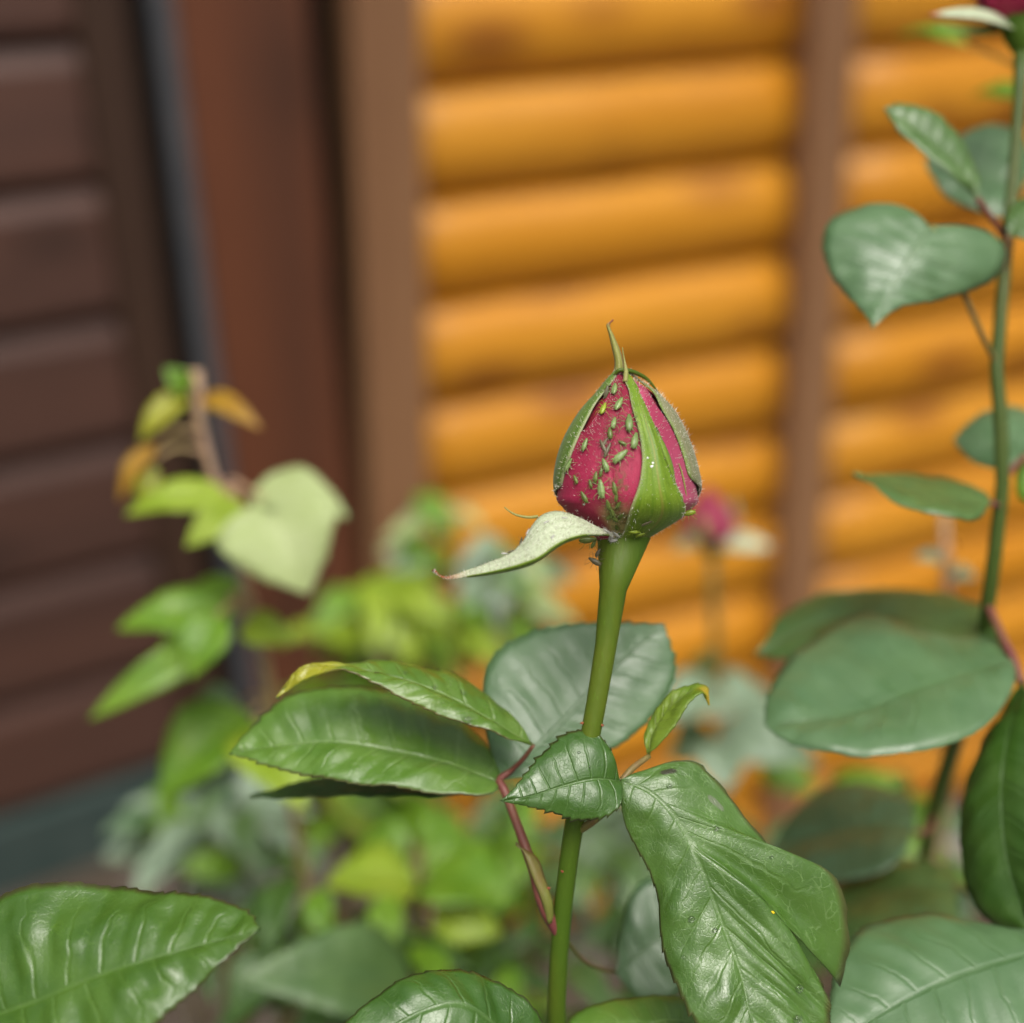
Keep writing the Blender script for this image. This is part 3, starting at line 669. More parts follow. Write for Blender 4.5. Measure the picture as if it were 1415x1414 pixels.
# large torn leaflet
def hero():
    mid = [(857, 1078, .2995), (900, 1096, .2975), (937, 1136, .296), (967, 1195, .294), (996, 1272, .292), (1022, 1342, .2895), (1036, 1401, .287), (1050, 1455, .285)]
    M = crv(px(mid))
    left = [(856, 1079, .2995), (857, 1102, .2985), (863, 1138, .298), (880, 1172, .298), (897, 1205, .297), (908, 1243, .296), (912, 1283, .2945), (919, 1324, .293), (937, 1364, .290), (959, 1408, .287), (990, 1440, .285), (1050, 1455, .285)]
    Lf = crv(px(left))
    A = half_rows(M, Lf, 0, 1, 150, 18, -1, .08, 20, .0009, .0006, 6, C, .03, 3, und=.0012)
    ka = [(0, [(858, 1077, .2995)]), (.03, [(886, 1066, .301)]), (.055, [(934, 1054, .303)]), (.085, [(967, 1059, .3035)]), (.115, [(1000, 1093, .303)]), (.145, [(1047, 1151, .302)]), (.165, [(1074, 1177, .3015)]), (.19, [(1104, 1187, .3012)]), (.215, [(1134, 1197, .3015)]),
          (.24, [(1157, 1222, .302)]), (.27, [(1169, 1272, .3025)]), (.30, [(1169, 1328, .303)]), (.32, [(1040, 1228, .293), (1084, 1272, .294), (1122, 1312, .2975), (1158, 1362, .303)])]
    kb = [(.32, [(1040, 1228, .293), (1084, 1272, .294), (1106, 1308, .2935), (1137, 1361, .293)]), (.45, [(1146, 1390, .292)]), (.6, [(1144, 1414, .291)]), (.75, [(1135, 1436, .289)]), (.9, [(1100, 1456, .286)]), (1, [(1050, 1456, .285)])]
    sets = [A]; nv = 18
    for keys, nu in ((ka, 48), (kb, 102)):
        cols = []
        for u, pl in keys:
            f = crv([M(u)] + px(pl)); base = [f(j / nv) for j in range(nv + 1)]
            cols.append(base)
        us_k = [k[0] for k in keys]; rows, us = [], []
        fs = [crv_at(us_k, [c[j] for c in cols]) for j in range(nv + 1)]
        for i in range(nu + 1):
            u = lerp(us_k[0], us_k[-1], i / nu); raw = [f(u) for f in fs]; m = M(u); out = raw[-1] - m; L = out.length
            tan = M(min(1, u + .02)) - M(max(0, u - .02)); nrm = tan.cross(out); nrm = nrm.normalized() if nrm.length > 1e-12 else -FW
            if nrm.dot(C - m) < 0: nrm = -nrm
            row = []
            near = math.exp(-((u - .32) / .012) ** 2)
            for j in range(nv + 1):
                v = j / nv; p = raw[j] + (m - raw[0]) * (1 - v)
                p += nrm * (.05 * L * 4 * v * (1 - v) * (1 - near) + .00055 * (abs(math.sin(math.pi * (u * 11 + .45))) - .5) * math.sin(math.pi * v) * (1 - near))
                p += nrm * (.012 * L * math.sin(u * 34) * v * v * (1 - near) + .0010 * min(1, v * 3) * (mnoise.noise(p * 95.0) + .5 * mnoise.noise(p * 230.0)))
                if j == nv and L > .004 and .02 < u < .98:
                    fr = (u * 34) % 1; p += out.normalized() * (.0006 * fr)
                row.append(p)
            rows.append(row); us.append(u / .32 * .55 if keys is ka else .55 + (u - .32) / .68 * .45)
        sets.append((rows, us, vlist(nv, 1)))
    return sheet('leaflet', sets, (G_hero, B_back), lf)
hero_leaf = hero(); hero_leaf['label'] = 'large glossy leaflet with a torn right edge'
small_leaf = traced('leaflet', [(857, 1079, .2995), (820, 1077, .2955), (780, 1086, .2945), (740, 1098, .294), (692, 1107, .294)],
       [(857, 1079, .2995), (851, 1052, .2995), (840, 1030, .300), (824, 1014, .3005), (803, 1009, .3005), (783, 1013, .300), (764, 1027, .299), (745, 1046, .298), (730, 1065, .2965), (712, 1088, .295), (692, 1107, .294)],
       [(857, 1079, .2995), (860, 1095, .2975), (855, 1114, .2955), (838, 1127, .2945), (812, 1133, .294), (788, 1131, .294), (760, 1121, .294), (728, 1114, .294), (692, 1107, .294)],
       0, 0, 0, 0, (G_deep, B_back), lf, nu=96, nv=14, teeth=17, amp=.0008, cup=.13, pucker=.00018, npk=5, wave=.02)
young = traced('leaflet', [(897, 1045, .305), (903, 1012, .306), (922, 982, .306), (948, 960, .306), (968, 952, .306), (981, 974, .306)],
       [(897, 1045, .305), (893, 1018, .307), (902, 985, .308), (926, 957, .308), (955, 947, .308), (976, 950, .307), (981, 974, .306)],
       [(897, 1045, .305), (908, 1032, .303), (928, 1006, .302), (948, 977, .302), (962, 959, .303), (973, 957, .304), (981, 974, .306)], 0, 0, 0, 0, (G_small, B_lime), lf, nu=48, nv=8, teeth=10, amp=.0004, cup=.08, pucker=.0003)
# left-hand compound leaf
lf2 = leaf_part(px([(772, 1292, .3108), (757, 1262, .3095), (747, 1235, .3095), (738, 1205, .311), (715, 1140, .314), (697, 1092, .3165), (690, 1078, .318), (705, 1066, .319), (722, 1050, .316), (737, 1030, .313)]),
                [7 * PX, 10 * PX, 10 * PX, 8 * PX, 6.5 * PX, 6.5 * PX, 6 * PX, 4 * PX, 3.4 * PX, 3 * PX], S_red, main, 10)
lf2['label'] = 'compound leaf on a purple-red petiole joining the stem'
ribbon('stipule', [(757, 1278, .3085), (746, 1240, .3075), (732, 1205, .308), (722, 1175, .309), (712, 1165, .31)], [(766, 1272, .309), (764, 1245, .308), (754, 1215, .309), (742, 1185, .31), (716, 1168, .31)], S_pet, 0, 0, 20, 6, .3, lf2)
traced('leaflet', [(737, 1030, .313), (690, 1003, .311), (630, 968, .310), (570, 943, .310), (510, 927, .311), (470, 921, .312), (425, 922, .313), (398, 941, .313), (383, 966, .313)],
       [(737, 1030, .313), (708, 994, .318), (668, 957, .320), (625, 932, .320), (580, 919, .320), (530, 914, .319), (480, 917, .316), (435, 916, .314), (404, 930, .3135), (383, 966, .313)],
       [(737, 1030, .313), (700, 1022, .308), (655, 1004, .306), (605, 986, .305), (560, 966, .305), (518, 944, .306), (480, 928, .308), (436, 931, .311), (402, 950, .3125), (383, 966, .313)],
       0, 0, 0, 0, (G_curl, B_back), lf2, nu=120, nv=12, teeth=24, amp=.0007, cup=.10, pucker=.0005)
traced('leaflet', [(692, 1082, .318), (620, 1056, .318), (540, 1038, .319), (460, 1026, .321), (385, 1031, .323), (318, 1042, .325)],
       [(692, 1082, .318), (685, 1045, .328), (640, 1000, .333), (585, 968, .334), (520, 953, .334), (455, 950, .333), (400, 962, .331), (355, 997, .328), (318, 1042, .325)],
       [(692, 1082, .318), (680, 1096, .314), (620, 1095, .311), (550, 1089, .311), (480, 1080, .312), (410, 1067, .316), (360, 1053, .320), (318, 1042, .325)],
       0, 0, 0, 0, (G_mid, B_back), lf2, nu=96, nv=10, teeth=24, amp=.0007, cup=.07, pucker=.0006)
traced('leaflet', [(690, 1084, .320), (610, 1092, .326), (530, 1092, .332), (440, 1094, .337), (345, 1102, .342)],
       [(690, 1084, .320), (610, 1080, .332), (530, 1070, .340), (440, 1075, .343), (345, 1102, .342)],
       [(690, 1084, .320), (610, 1098, .322), (530, 1099, .328), (440, 1100, .334), (345, 1102, .342)], 0, 0, 0, 0, (G_dark, B_back), lf2, nu=48, nv=6)
traced('leaflet', [(692, 1078, .320), (735, 1040, .3255), (785, 990, .331), (845, 925, .3365), (918, 863, .342)],
       [(692, 1078, .320), (675, 1030, .328), (667, 975, .333), (672, 925, .337), (700, 890, .340), (745, 870, .342), (810, 862, .343), (865, 862, .343), (918, 863, .342)],
       [(692, 1078, .320), (740, 1072, .322), (800, 1052, .3255), (860, 1026, .330), (905, 985, .335), (928, 945, .3385), (932, 915, .340), (924, 885, .341), (918, 863, .342)],
       0, 0, 0, 0, (G_sheen, B_back), lf2, nu=80, nv=10, teeth=20, amp=.0007, cup=.05, pucker=.0003, und=.0006)
# low leaves of the main rose
lf3 = leaf_part([P(769, 1425, .3185), P(755, 1460, .308), P(735, 1470, .295)], [4 * PX] * 3, S_pet, main)
traced('leaflet', [(735, 1470, .295), (690, 1420, .290), (630, 1385, .287), (540, 1420, .284), (440, 1500, .280)],
       [(735, 1470, .295), (755, 1430, .297), (728, 1385, .297), (690, 1357, .297), (640, 1344, .296), (580, 1347, .294), (525, 1374, .290), (470, 1425, .285), (440, 1500, .280)],
       [(735, 1470, .295), (690, 1520, .285), (600, 1560, .278), (500, 1560, .276), (440, 1500, .280)], 0, 0, 0, 0, (G_deep, B_back), lf3, nu=72, nv=10, cup=.05)
lf4 = leaf_part([P(769, 1425, .3185), P(800, 1450, .312), P(830, 1460, .312)], [4 * PX] * 3, S_pet, main)
traced('leaflet', [(830, 1460, .312), (870, 1430, .312), (920, 1410, .314), (985, 1420, .318)],
       [(830, 1460, .312), (785, 1430, .316), (790, 1402, .319), (835, 1383, .321), (885, 1376, .322), (940, 1376, .321), (970, 1395, .32), (985, 1420, .318)],
       [(830, 1460, .312), (880, 1490, .308), (940, 1480, .31), (985, 1420, .318)], 0, 0, 0, 0, (G_mid, B_back), lf4, nu=48, nv=8)
lf5 = leaf_part([P(775, 1290, .312), P(810, 1330, .335), P(850, 1345, .352)], [3.5 * PX] * 3, S_pet, main)
traced('leaflet', [(850, 1345, .352), (880, 1320, .352), (920, 1290, .355), (985, 1235, .36)],
       [(850, 1345, .352), (857, 1290, .356), (868, 1245, .358), (890, 1218, .36), (930, 1210, .361), (985, 1235, .36)],
       [(850, 1345, .352), (880, 1378, .348), (930, 1378, .349), (970, 1320, .353), (985, 1235, .36)], 0, 0, 0, 0, (G_sheen, B_back), lf5, nu=40, nv=6)

# ------------------------------------------------------------------ raycast helper for small things
def bvh_of(objs):
    vs, fs = [], []
    for o in objs:
        b = len(vs); mw = o.matrix_world
        vs += [v.co.copy() for v in o.data.vertices]; fs += [[b + i for i in p.vertices] for p in o.data.polygons]
    return BVHTree.FromPolygons(vs, fs)

# ------------------------------------------------------------------ right-hand rose
def rpx(lst): return [P(*q) for q in lst]
K = .37 / FPX
rb = P(1290, 1200, .46); rbase = (rb.x, rb.y + .03)
rose_r = plant('rose_plant', 'tall rose stem with heart-shaped grey-green leaf and bud at its top', *rbase)
rs_px = [(1413, 45, .385), (1409, 130, .383), (1402, 230, .381), (1392, 330, .378), (1383, 430, .376), (1377, 520, .375), (1384, 600, .374), (1386, 660, .375), (1377, 745, .377), (1366, 830, .38), (1352, 930, .40), (1318, 1030, .43), (1294, 1110, .45), (1276, 1195, .46)]
sp = rpx(rs_px) + to_ground(P(*rs_px[-1]), rbase)
tube('stem', sp, [K * x for x in (13, 9, 8.5, 9, 9.5, 9.5, 10, 10, 10.5, 10.5, 11, 13, 14, 14)] + [.0032, .0036, .0042], S_low, rose_r, 14, 6, .04)
def rleaf(rach, r, mat=S_pet, par=None): return leaf_part(rpx(rach), [K * r] * len(rach), mat, par or rose_r)
BG = dict(nu=40, nv=8, teeth=20, amp=.0006, cup=.06, pucker=.0005)
l = rleaf([(1378, 505, .3755), (1358, 465, .370), (1338, 420, .366), (1310, 350, .364), (1286, 312, .362)], 4)
traced('leaflet', [(1286, 312, .362), (1262, 350, .3575), (1234, 398, .354), (1206, 453, .350)],
       [(1286, 312, .362), (1262, 290, .366), (1222, 281, .370), (1182, 284, .371), (1151, 304, .369), (1138, 336, .366), (1146, 372, .362), (1170, 405, .358), (1196, 434, .353), (1206, 453, .350)],
       [(1286, 312, .362), (1330, 311, .366), (1370, 323, .368), (1388, 350, .368), (1374, 384, .365), (1338, 402, .361), (1290, 415, .357), (1240, 426, .353), (1206, 453, .350)], 0, 0, 0, 0, (G_sheen, B_back), l, **BG)
l = rleaf([(1392, 335, .3785), (1372, 305, .374), (1350, 275, .371)], 4.5, S_red)
traced('leaflet', [(1350, 275, .371), (1318, 232, .370), (1282, 192, .370), (1222, 150, .371)],
       [(1350, 275, .371), (1348, 240, .376), (1325, 196, .379), (1288, 158, .379), (1252, 143, .376), (1222, 150, .371)],
       [(1350, 275, .371), (1326, 258, .364), (1298, 228, .362), (1268, 202, .363), (1242, 178, .366), (1222, 150, .371)], 0, 0, 0, 0, (G_far, B_back), l, **dict(BG, cup=.18))
l = rleaf([(1395, 300, .381), (1400, 285, .40), (1405, 275, .41)], 4)
traced('leaflet', [(1405, 275, .41), (1370, 250, .415), (1330, 235, .42), (1278, 222, .425)],
       [(1405, 275, .41), (1425, 230, .42), (1410, 182, .43), (1370, 174, .433), (1322, 186, .432), (1278, 222, .425)],
       [(1405, 275, .41), (1390, 300, .405), (1345, 290, .408), (1300, 262, .415), (1278, 222, .425)], 0, 0, 0, 0, (G_sheen, B_back), l, **BG)
l = rleaf([(1386, 380, .377), (1390, 345, .372), (1394, 325, .37)], 4)
traced('leaflet', [(1394, 325, .37), (1408, 305, .37), (1425, 290, .37), (1450, 265, .37)], [(1394, 325, .37), (1390, 300, .373), (1405, 275, .376), (1450, 265, .37)], [(1394, 325, .37), (1420, 330, .367), (1445, 305, .367), (1450, 265, .37)], 0, 0, 0, 0, (G_far, B_back), l, **BG)
l = rleaf([(1386, 665, .375), (1402, 645, .38), (1425, 625, .395)], 4.5, S_red)
traced('leaflet', [(1425, 625, .395), (1390, 608, .40), (1350, 602, .405), (1318, 610, .41)], [(1425, 625, .395), (1430, 575, .41), (1385, 562, .418), (1342, 578, .415), (1318, 610, .41)], [(1425, 625, .395), (1400, 648, .39), (1350, 640, .398), (1318, 610, .41)], 0, 0, 0, 0, (G_sheen, B_back), l, **BG)
traced('leaflet', [(1425, 625, .395), (1432, 660, .39), (1440, 690, .385)], [(1425, 625, .395), (1405, 650, .393), (1410, 690, .388), (1440, 690, .385)], [(1425, 625, .395), (1460, 650, .39), (1440, 690, .385)], 0, 0, 0, 0, (G_bright, B_back), l, nu=16, nv=4, teeth=8)
l = rleaf([(1382, 700, .3765), (1376, 698, .372), (1370, 695, .37)], 4, S_red)
traced('leaflet', [(1370, 695, .37), (1310, 690, .366), (1240, 675, .366), (1178, 655, .368)], [(1370, 695, .37), (1340, 668, .39), (1280, 660, .395), (1220, 655, .387), (1178, 655, .368)], [(1370, 695, .37), (1345, 719, .352), (1295, 713, .348), (1240, 692, .353), (1178, 655, .368)], 0, 0, 0, 0, (G_far, B_back), l, **BG)
l = rleaf([(1366, 838, .38), (1385, 880, .372), (1402, 915, .366), (1412, 945, .362)], 6.5, S_red)
traced('leaflet', [(1400, 910, .366), (1340, 930, .360), (1260, 957, .355), (1170, 988, .352), (1056, 1000, .352)],
       [(1400, 910, .366), (1365, 880, .380), (1300, 878, .388), (1240, 862, .392), (1200, 847, .392), (1150, 862, .389), (1100, 900, .380), (1065, 950, .367), (1056, 1000, .352)],
       [(1400, 910, .366), (1402, 945, .355), (1365, 1000, .342), (1310, 1026, .336), (1250, 1041, .334), (1190, 1045, .335), (1130, 1035, .339), (1085, 1020, .345), (1056, 1000, .352)], 0, 0, 0, 0, (G_sheen, B_back), l, **BG)
traced('leaflet', [(1395, 900, .370), (1320, 865, .395), (1230, 850, .41), (1130, 862, .42), (1042, 905, .42)],
       [(1395, 900, .370), (1362, 843, .40), (1300, 820, .425), (1220, 811, .437), (1140, 820, .438), (1085, 850, .432), (1042, 905, .42)],
       [(1395, 900, .370), (1300, 900, .385), (1200, 900, .395), (1110, 910, .405), (1042, 905, .42)], 0, 0, 0, 0, (G_far, B_back), l, **BG)
traced('leaflet', [(1412, 945, .362), (1395, 1010, .350), (1385, 1100, .342), (1395, 1200, .338), (1430, 1300, .336)],
       [(1412, 945, .362), (1378, 1000, .362), (1348, 1055, .358), (1328, 1115, .354), (1325, 1180, .350), (1342, 1240, .346), (1375, 1278, .342), (1430, 1300, .336)],
       [(1412, 945, .362), (1450, 1000, .344), (1470, 1100, .334), (1470, 1200, .330), (1430, 1300, .336)], 0, 0, 0, 0, (G_dark, B_back), l, **dict(BG, pucker=.0009, cup=.1))
l = rleaf([(1276, 1195, .46), (1350, 1240, .42), (1430, 1290, .36), (1500, 1310, .325)], 5)
traced('leaflet', [(1500, 1300, .325), (1415, 1320, .322), (1300, 1358, .316), (1200, 1412, .310), (1140, 1470, .305)],
       [(1500, 1300, .325), (1460, 1290, .332), (1400, 1284, .337), (1340, 1272, .340), (1280, 1262, .340), (1220, 1270, .337), (1178, 1292, .331), (1155, 1340, .322), (1145, 1410, .312), (1140, 1470, .305)],
       [(1500, 1300, .325), (1490, 1400, .312), (1400, 1480, .302), (1270, 1520, .298), (1140, 1470, .305)], 0, 0, 0, 0, (G_sheen, B_back), l, **dict(BG, pucker=.0009))
l = rleaf([(1290, 1130, .45), (1280, 1150, .44), (1262, 1150, .44)], 5, S_red)
traced('leaflet', [(1265, 1145, .44), (1210, 1140, .445), (1150, 1150, .45), (1060, 1175, .46)], [(1265, 1145, .44), (1255, 1100, .46), (1190, 1085, .475), (1120, 1100, .475), (1060, 1175, .46)], [(1265, 1145, .44), (1240, 1190, .42), (1180, 1215, .42), (1110, 1210, .43), (1060, 1175, .46)], 0, 0, 0, 0, (G_sheen, B_back), l, **BG)
l = rleaf([(1280, 1180, .458), (1300, 1215, .44), (1320, 1230, .42)], 5, S_pet)
traced('leaflet', [(1320, 1230, .42), (1260, 1225, .42), (1200, 1235, .42), (1130, 1260, .42)], [(1320, 1230, .42), (1310, 1195, .44), (1240, 1190, .45), (1170, 1215, .44), (1130, 1260, .42)], [(1320, 1230, .42), (1320, 1275, .40), (1240, 1285, .39), (1170, 1285, .40), (1130, 1260, .42)], 0, 0, 0, 0, (G_far, B_back), l, **BG)

l = rleaf([(1411, 95, .384), (1380, 80, .44), (1335, 62, .50)], 3)
generic('leaflet', (1335, 62, .50), (1238, 40, .52), 34, (G_bright, B_lime), l, .4)
l = rleaf([(1409, 125, .3835), (1410, 130, .44), (1412, 132, .50)], 3)
generic('leaflet', (1415, 134, .50), (1340, 126, .52), 34, (G_bright, B_lime), l, .2)
def mini_bud(parent, top, base, wpx, petal_mat, tilt_sepals, K):
    """small closed bud between two pixel points, with sepals laid back; tilt_sepals: list of (base, mid, tip, width px)"""
    T, B = P(*top), P(*base); ax = T - B; a = ax.normalized(); e1 = a.orthogonal().normalized(); e2 = a.cross(e1); R = wpx / 2 * K
    b = bpy.data.objects.new('flower_bud', None); COL.objects.link(b); b.location = B; b.parent = parent; b.matrix_parent_inverse = parent_inv(parent)
    prof = [(0, .30), (.06, .62), (.15, .9), (.28, 1.0), (.45, .92), (.62, .74), (.8, .45), (.93, .2), (1, .04)]
    for q in range(3):
        bm = bmesh.new(); uvl = bm.loops.layers.uv.new('UVMap'); grid = []
        for t, r in prof:
            row = []
            for k in range(13):
                th = 2 * math.pi * (q / 3 + k / 12 * .44); off = 1 + .05 * (k / 12)
                row.append((bm.verts.new(B + ax * t + (e1 * math.cos(th) + e2 * math.sin(th)) * (R * r * off)), (th, t)))
            grid.append(row)
        for i in range(len(prof) - 1):
            for k in range(12):
                qd = [grid[i][k], grid[i][k + 1], grid[i + 1][k + 1], grid[i + 1][k]]
                f = bm.faces.new([x[0] for x in qd])
                for lp, x in zip(f.loops, qd): lp[uvl].uv = x[1]
        bmesh.ops.recalc_face_normals(bm, faces=bm.faces); bm.normal_update()
        if sum(f.normal.dot(f.calc_center_median() - (B + ax * .4)) for f in bm.faces) < 0: bmesh.ops.reverse_faces(bm, faces=bm.faces)
        o = from_bm('petal', bm, b, (petal_mat,)); md = o.modifiers.new('thickness', 'SOLIDIFY'); md.thickness = .0003; md.offset = -1
    tube('calyx_cup', [B - ax * .22, B - ax * .1, B, B + ax * .07], [R * .22, R * .42, R * .5, R * .6], S_main, b, 12, 3)
    for (q0, q1, q2, wd, mt) in tilt_sepals:
        Q = crv(rpx([q0, q1, q2])); wv = []
        lft, rgt = [], []
        bm = bmesh.new(); uvl = bm.loops.layers.uv.new('UVMap'); g2 = []
        for i in range(15):
            u = i / 14; p = Q(u); tn = (Q(min(1, u + .05)) - Q(max(0, u - .05))).normalized(); sd = tn.cross(-FW + UP * .6).normalized(); h = wd / 2 * K * math.sin(math.pi * (.12 + .88 * u ** .8)) ** .8
            g2.append([(bm.verts.new(p + sd * (h * s) + UP * (h * .3 * abs(s))), (s, u)) for s in (-1, -.5, 0, .5, 1)])
        for i in range(14):
            for k in range(4):
                qd = [g2[i][k], g2[i][k + 1], g2[i + 1][k + 1], g2[i + 1][k]]
                f = bm.faces.new([x[0] for x in qd])
                for lp, x in zip(f.loops, qd): lp[uvl].uv = x[1]
        bmesh.ops.recalc_face_normals(bm, faces=bm.faces)
        o = from_bm('sepal', bm, b, (mt,)); md = o.modifiers.new('thickness', 'SOLIDIFY'); md.thickness = .0004
    return b
mini_bud(rose_r, (1412, -120, .387), (1413, 38, .385), 120, PETAL_A, [((1405, 38, .383), (1350, 22, .376), (1282, 20, .372), 26, SEP_PALE), ((1405, 36, .39), (1350, 45, .395), (1290, 32, .40), 20, SEP_FRONT), ((1422, 30, .383), (1445, -20, .375), (1440, -90, .382), 45, SEP_FRONT)], .385 / FPX)

# ------------------------------------------------------------------ rose with the blurred bud behind the stem
K2 = .74 / FPX
b2 = P(995, 1080, .80); rose_b = plant('rose_plant', 'out of focus rose with a small pink bud and whitish laid-back sepal', b2.x, b2.y + .05)
s2 = [(985, 752, .72), (984, 800, .722), (988, 860, .73), (990, 930, .74), (998, 1010, .76), (1000, 1100, .80)]
tube('stem', rpx(s2) + to_ground(P(*s2[-1]), (b2.x, b2.y + .05)), [K2 * 6.5] * 6 + [.0028, .003, .0034], stem_material('stem_faded', (.18, .16, .04), (.22, .14, .05)), rose_b, 10)
mini_bud(rose_b, (975, 672, .715), (984, 752, .72), 72, petal_material('petal_far', (.28, .02, .055), (.34, .04, .09), (.55, .45, .32)), [((992, 750, .715), (1025, 752, .705), (1072, 758, .70), 30, SEP_PALE), ((975, 750, .715), (950, 752, .70), (932, 762, .69), 24, SEP_WOOL), ((985, 750, .712), (972, 735, .70), (968, 715, .70), 20, SEP_FRONT), ((988, 748, .725), (1010, 715, .735), (1015, 690, .735), 30, SEP_WOOL)], K2)
def bush_leaf(parent, attach, b, t, wpx, mat, roll=0.0, back=B_back, pet=S_pet, **kw):
    A = P(*attach); B = P(*b); mid = A.lerp(B, .5) + Vector((0, 0, .004))
    dist = max((B - A).length, .004)
    l = leaf_part([A, mid, B], [.0011, .0009, .0007], pet, parent, 6)
    generic('leaflet', b, t, wpx, (mat, back), l, roll, **kw); return l
for (a, b, t, wd, mt, ro) in [((990, 930, .74), (1000, 960, .72), (920, 990, .70), 120, G_sheen_pale, .3), ((993, 960, .745), (1010, 975, .73), (1070, 955, .75), 105, G_sheen_pale, -.2), ((996, 990, .75), (1000, 1000, .73), (1085, 1050, .70), 105, G_sheen_pale, .1),
                              ((998, 1010, .76), (1010, 1010, .73), (1130, 1050, .70), 70, G_sheen, .4), ((990, 940, .742), (985, 930, .76), (945, 930, .78), 70, G_far, 0), ((996, 1000, .755), (980, 1010, .74), (930, 1050, .72), 80, G_far, -.3), ((997, 1005, .757), (1000, 1020, .72), (1000, 1090, .69), 100, G_sheen_pale, .2), ((998, 1030, .765), (1050, 1060, .74), (1130, 1090, .73), 60, G_bright, 0)]:
    bush_leaf(rose_b, a, b, t, wd, mt, ro)

# ------------------------------------------------------------------ young shoot by the shed
K3 = .53 / FPX
b3 = P(420, 1180, .60); shoot = plant('rose_shoot', 'slender young shoot with yellow-green and rusty leaves before the shed', b3.x, b3.y + .04)
s3 = [(270, 512, .52), (272, 560, .52), (284, 620, .522), (300, 680, .525), (330, 770, .53), (355, 860, .535), (375, 960, .55), (395, 1070, .575), (415, 1180, .60)]
tube('stem', rpx(s3) + to_ground(P(*s3[-1]), (b3.x, b3.y + .04)), [K3 * x for x in (9, 7, 6, 6, 6, 6.5, 7, 7, 7.5)] + [.0024, .0026, .003], S_pink, shoot, 10)
for (a, b, t, wd, mt, ro, bk) in [((272, 560, .52), (258, 545, .518), (190, 605, .51), 48, G_olive, .2, B_lime), ((272, 555, .52), (280, 548, .515), (358, 586, .50), 38, G_rust, 0, B_lime), ((271, 540, .52), (262, 540, .515), (228, 508, .51), 38, G_bright, -.3, B_lime),
        ((280, 600, .52), (215, 615, .515), (160, 690, .51), 40, G_rust, .4, B_lime), ((284, 625, .522), (205, 640, .515), (195, 705, .51), 40, G_olive, -.4, B_lime), ((300, 680, .525), (318, 690, .51), (172, 702, .50), 72, G_lime, .3, B_lime), ((302, 685, .525), (335, 695, .505), (258, 752, .49), 62, G_lime, -.2, B_lime),
        ((300, 675, .525), (348, 680, .51), (480, 705, .50), 100, G_pale, -.3, B_lime), ((302, 682, .525), (365, 690, .50), (424, 815, .485), 185, G_pale, .1, B_lime),
        ((345, 820, .533), (325, 850, .52), (160, 860, .51), 88, G_bright, .2, B_lime), ((348, 835, .534), (300, 885, .52), (122, 990, .50), 58, G_bright, -.2, B_lime), ((350, 840, .534), (300, 850, .50), (262, 935, .49), 80, G_bright, .1, B_lime), ((350, 838, .534), (335, 865, .525), (408, 885, .515), 58, G_lime, .1, B_lime), ((345, 825, .533), (325, 845, .535), (270, 800, .55), 70, G_bright, -.1, B_lime), ((346, 826, .533), (310, 840, .54), (215, 905, .53), 60, G_bright, .4, B_lime),
        ((380, 985, .555), (345, 985, .55), (218, 1095, .53), 135, G_bright, .2, B_lime), ((383, 1000, .56), (340, 1010, .54), (420, 1110, .51), 120, G_lime, -.2, B_lime), ((378, 970, .55), (330, 975, .57), (255, 1000, .58), 80, G_far, 0, B_lime)]:
    bush_leaf(shoot, a, b, t, wd, mt, ro, bk, S_pink)

# ------------------------------------------------------------------ bushes between the roses and the fence
b6 = P(1310, 1000, .62); twig = plant('rose_shoot', 'thin pinkish shoot before the lower logs beside the tall stem', b6.x, b6.y + .03)
s6 = [(1304, 690, .56), (1306, 760, .565), (1309, 830, .575), (1312, 1000, .62)]
tube('stem', rpx(s6) + to_ground(P(*s6[-1]), (b6.x, b6.y + .03)), [.0016, .0018, .0020, .0022, .0024, .0026, .003], S_pink, twig, 8)
for (a, b, t, wd, mt, ro) in [((1306, 765, .565), (1302, 775, .56), (1268, 768, .55), 24, G_sheen_pale, 0), ((1307, 785, .567), (1315, 790, .56), (1345, 796, .55), 26, G_sheen_pale, .2), ((1304, 700, .56), (1300, 700, .56), (1290, 672, .56), 22, G_rust, 0)]:
    bush_leaf(twig, a, b, t, wd, mt, ro, B_lime, S_pink)
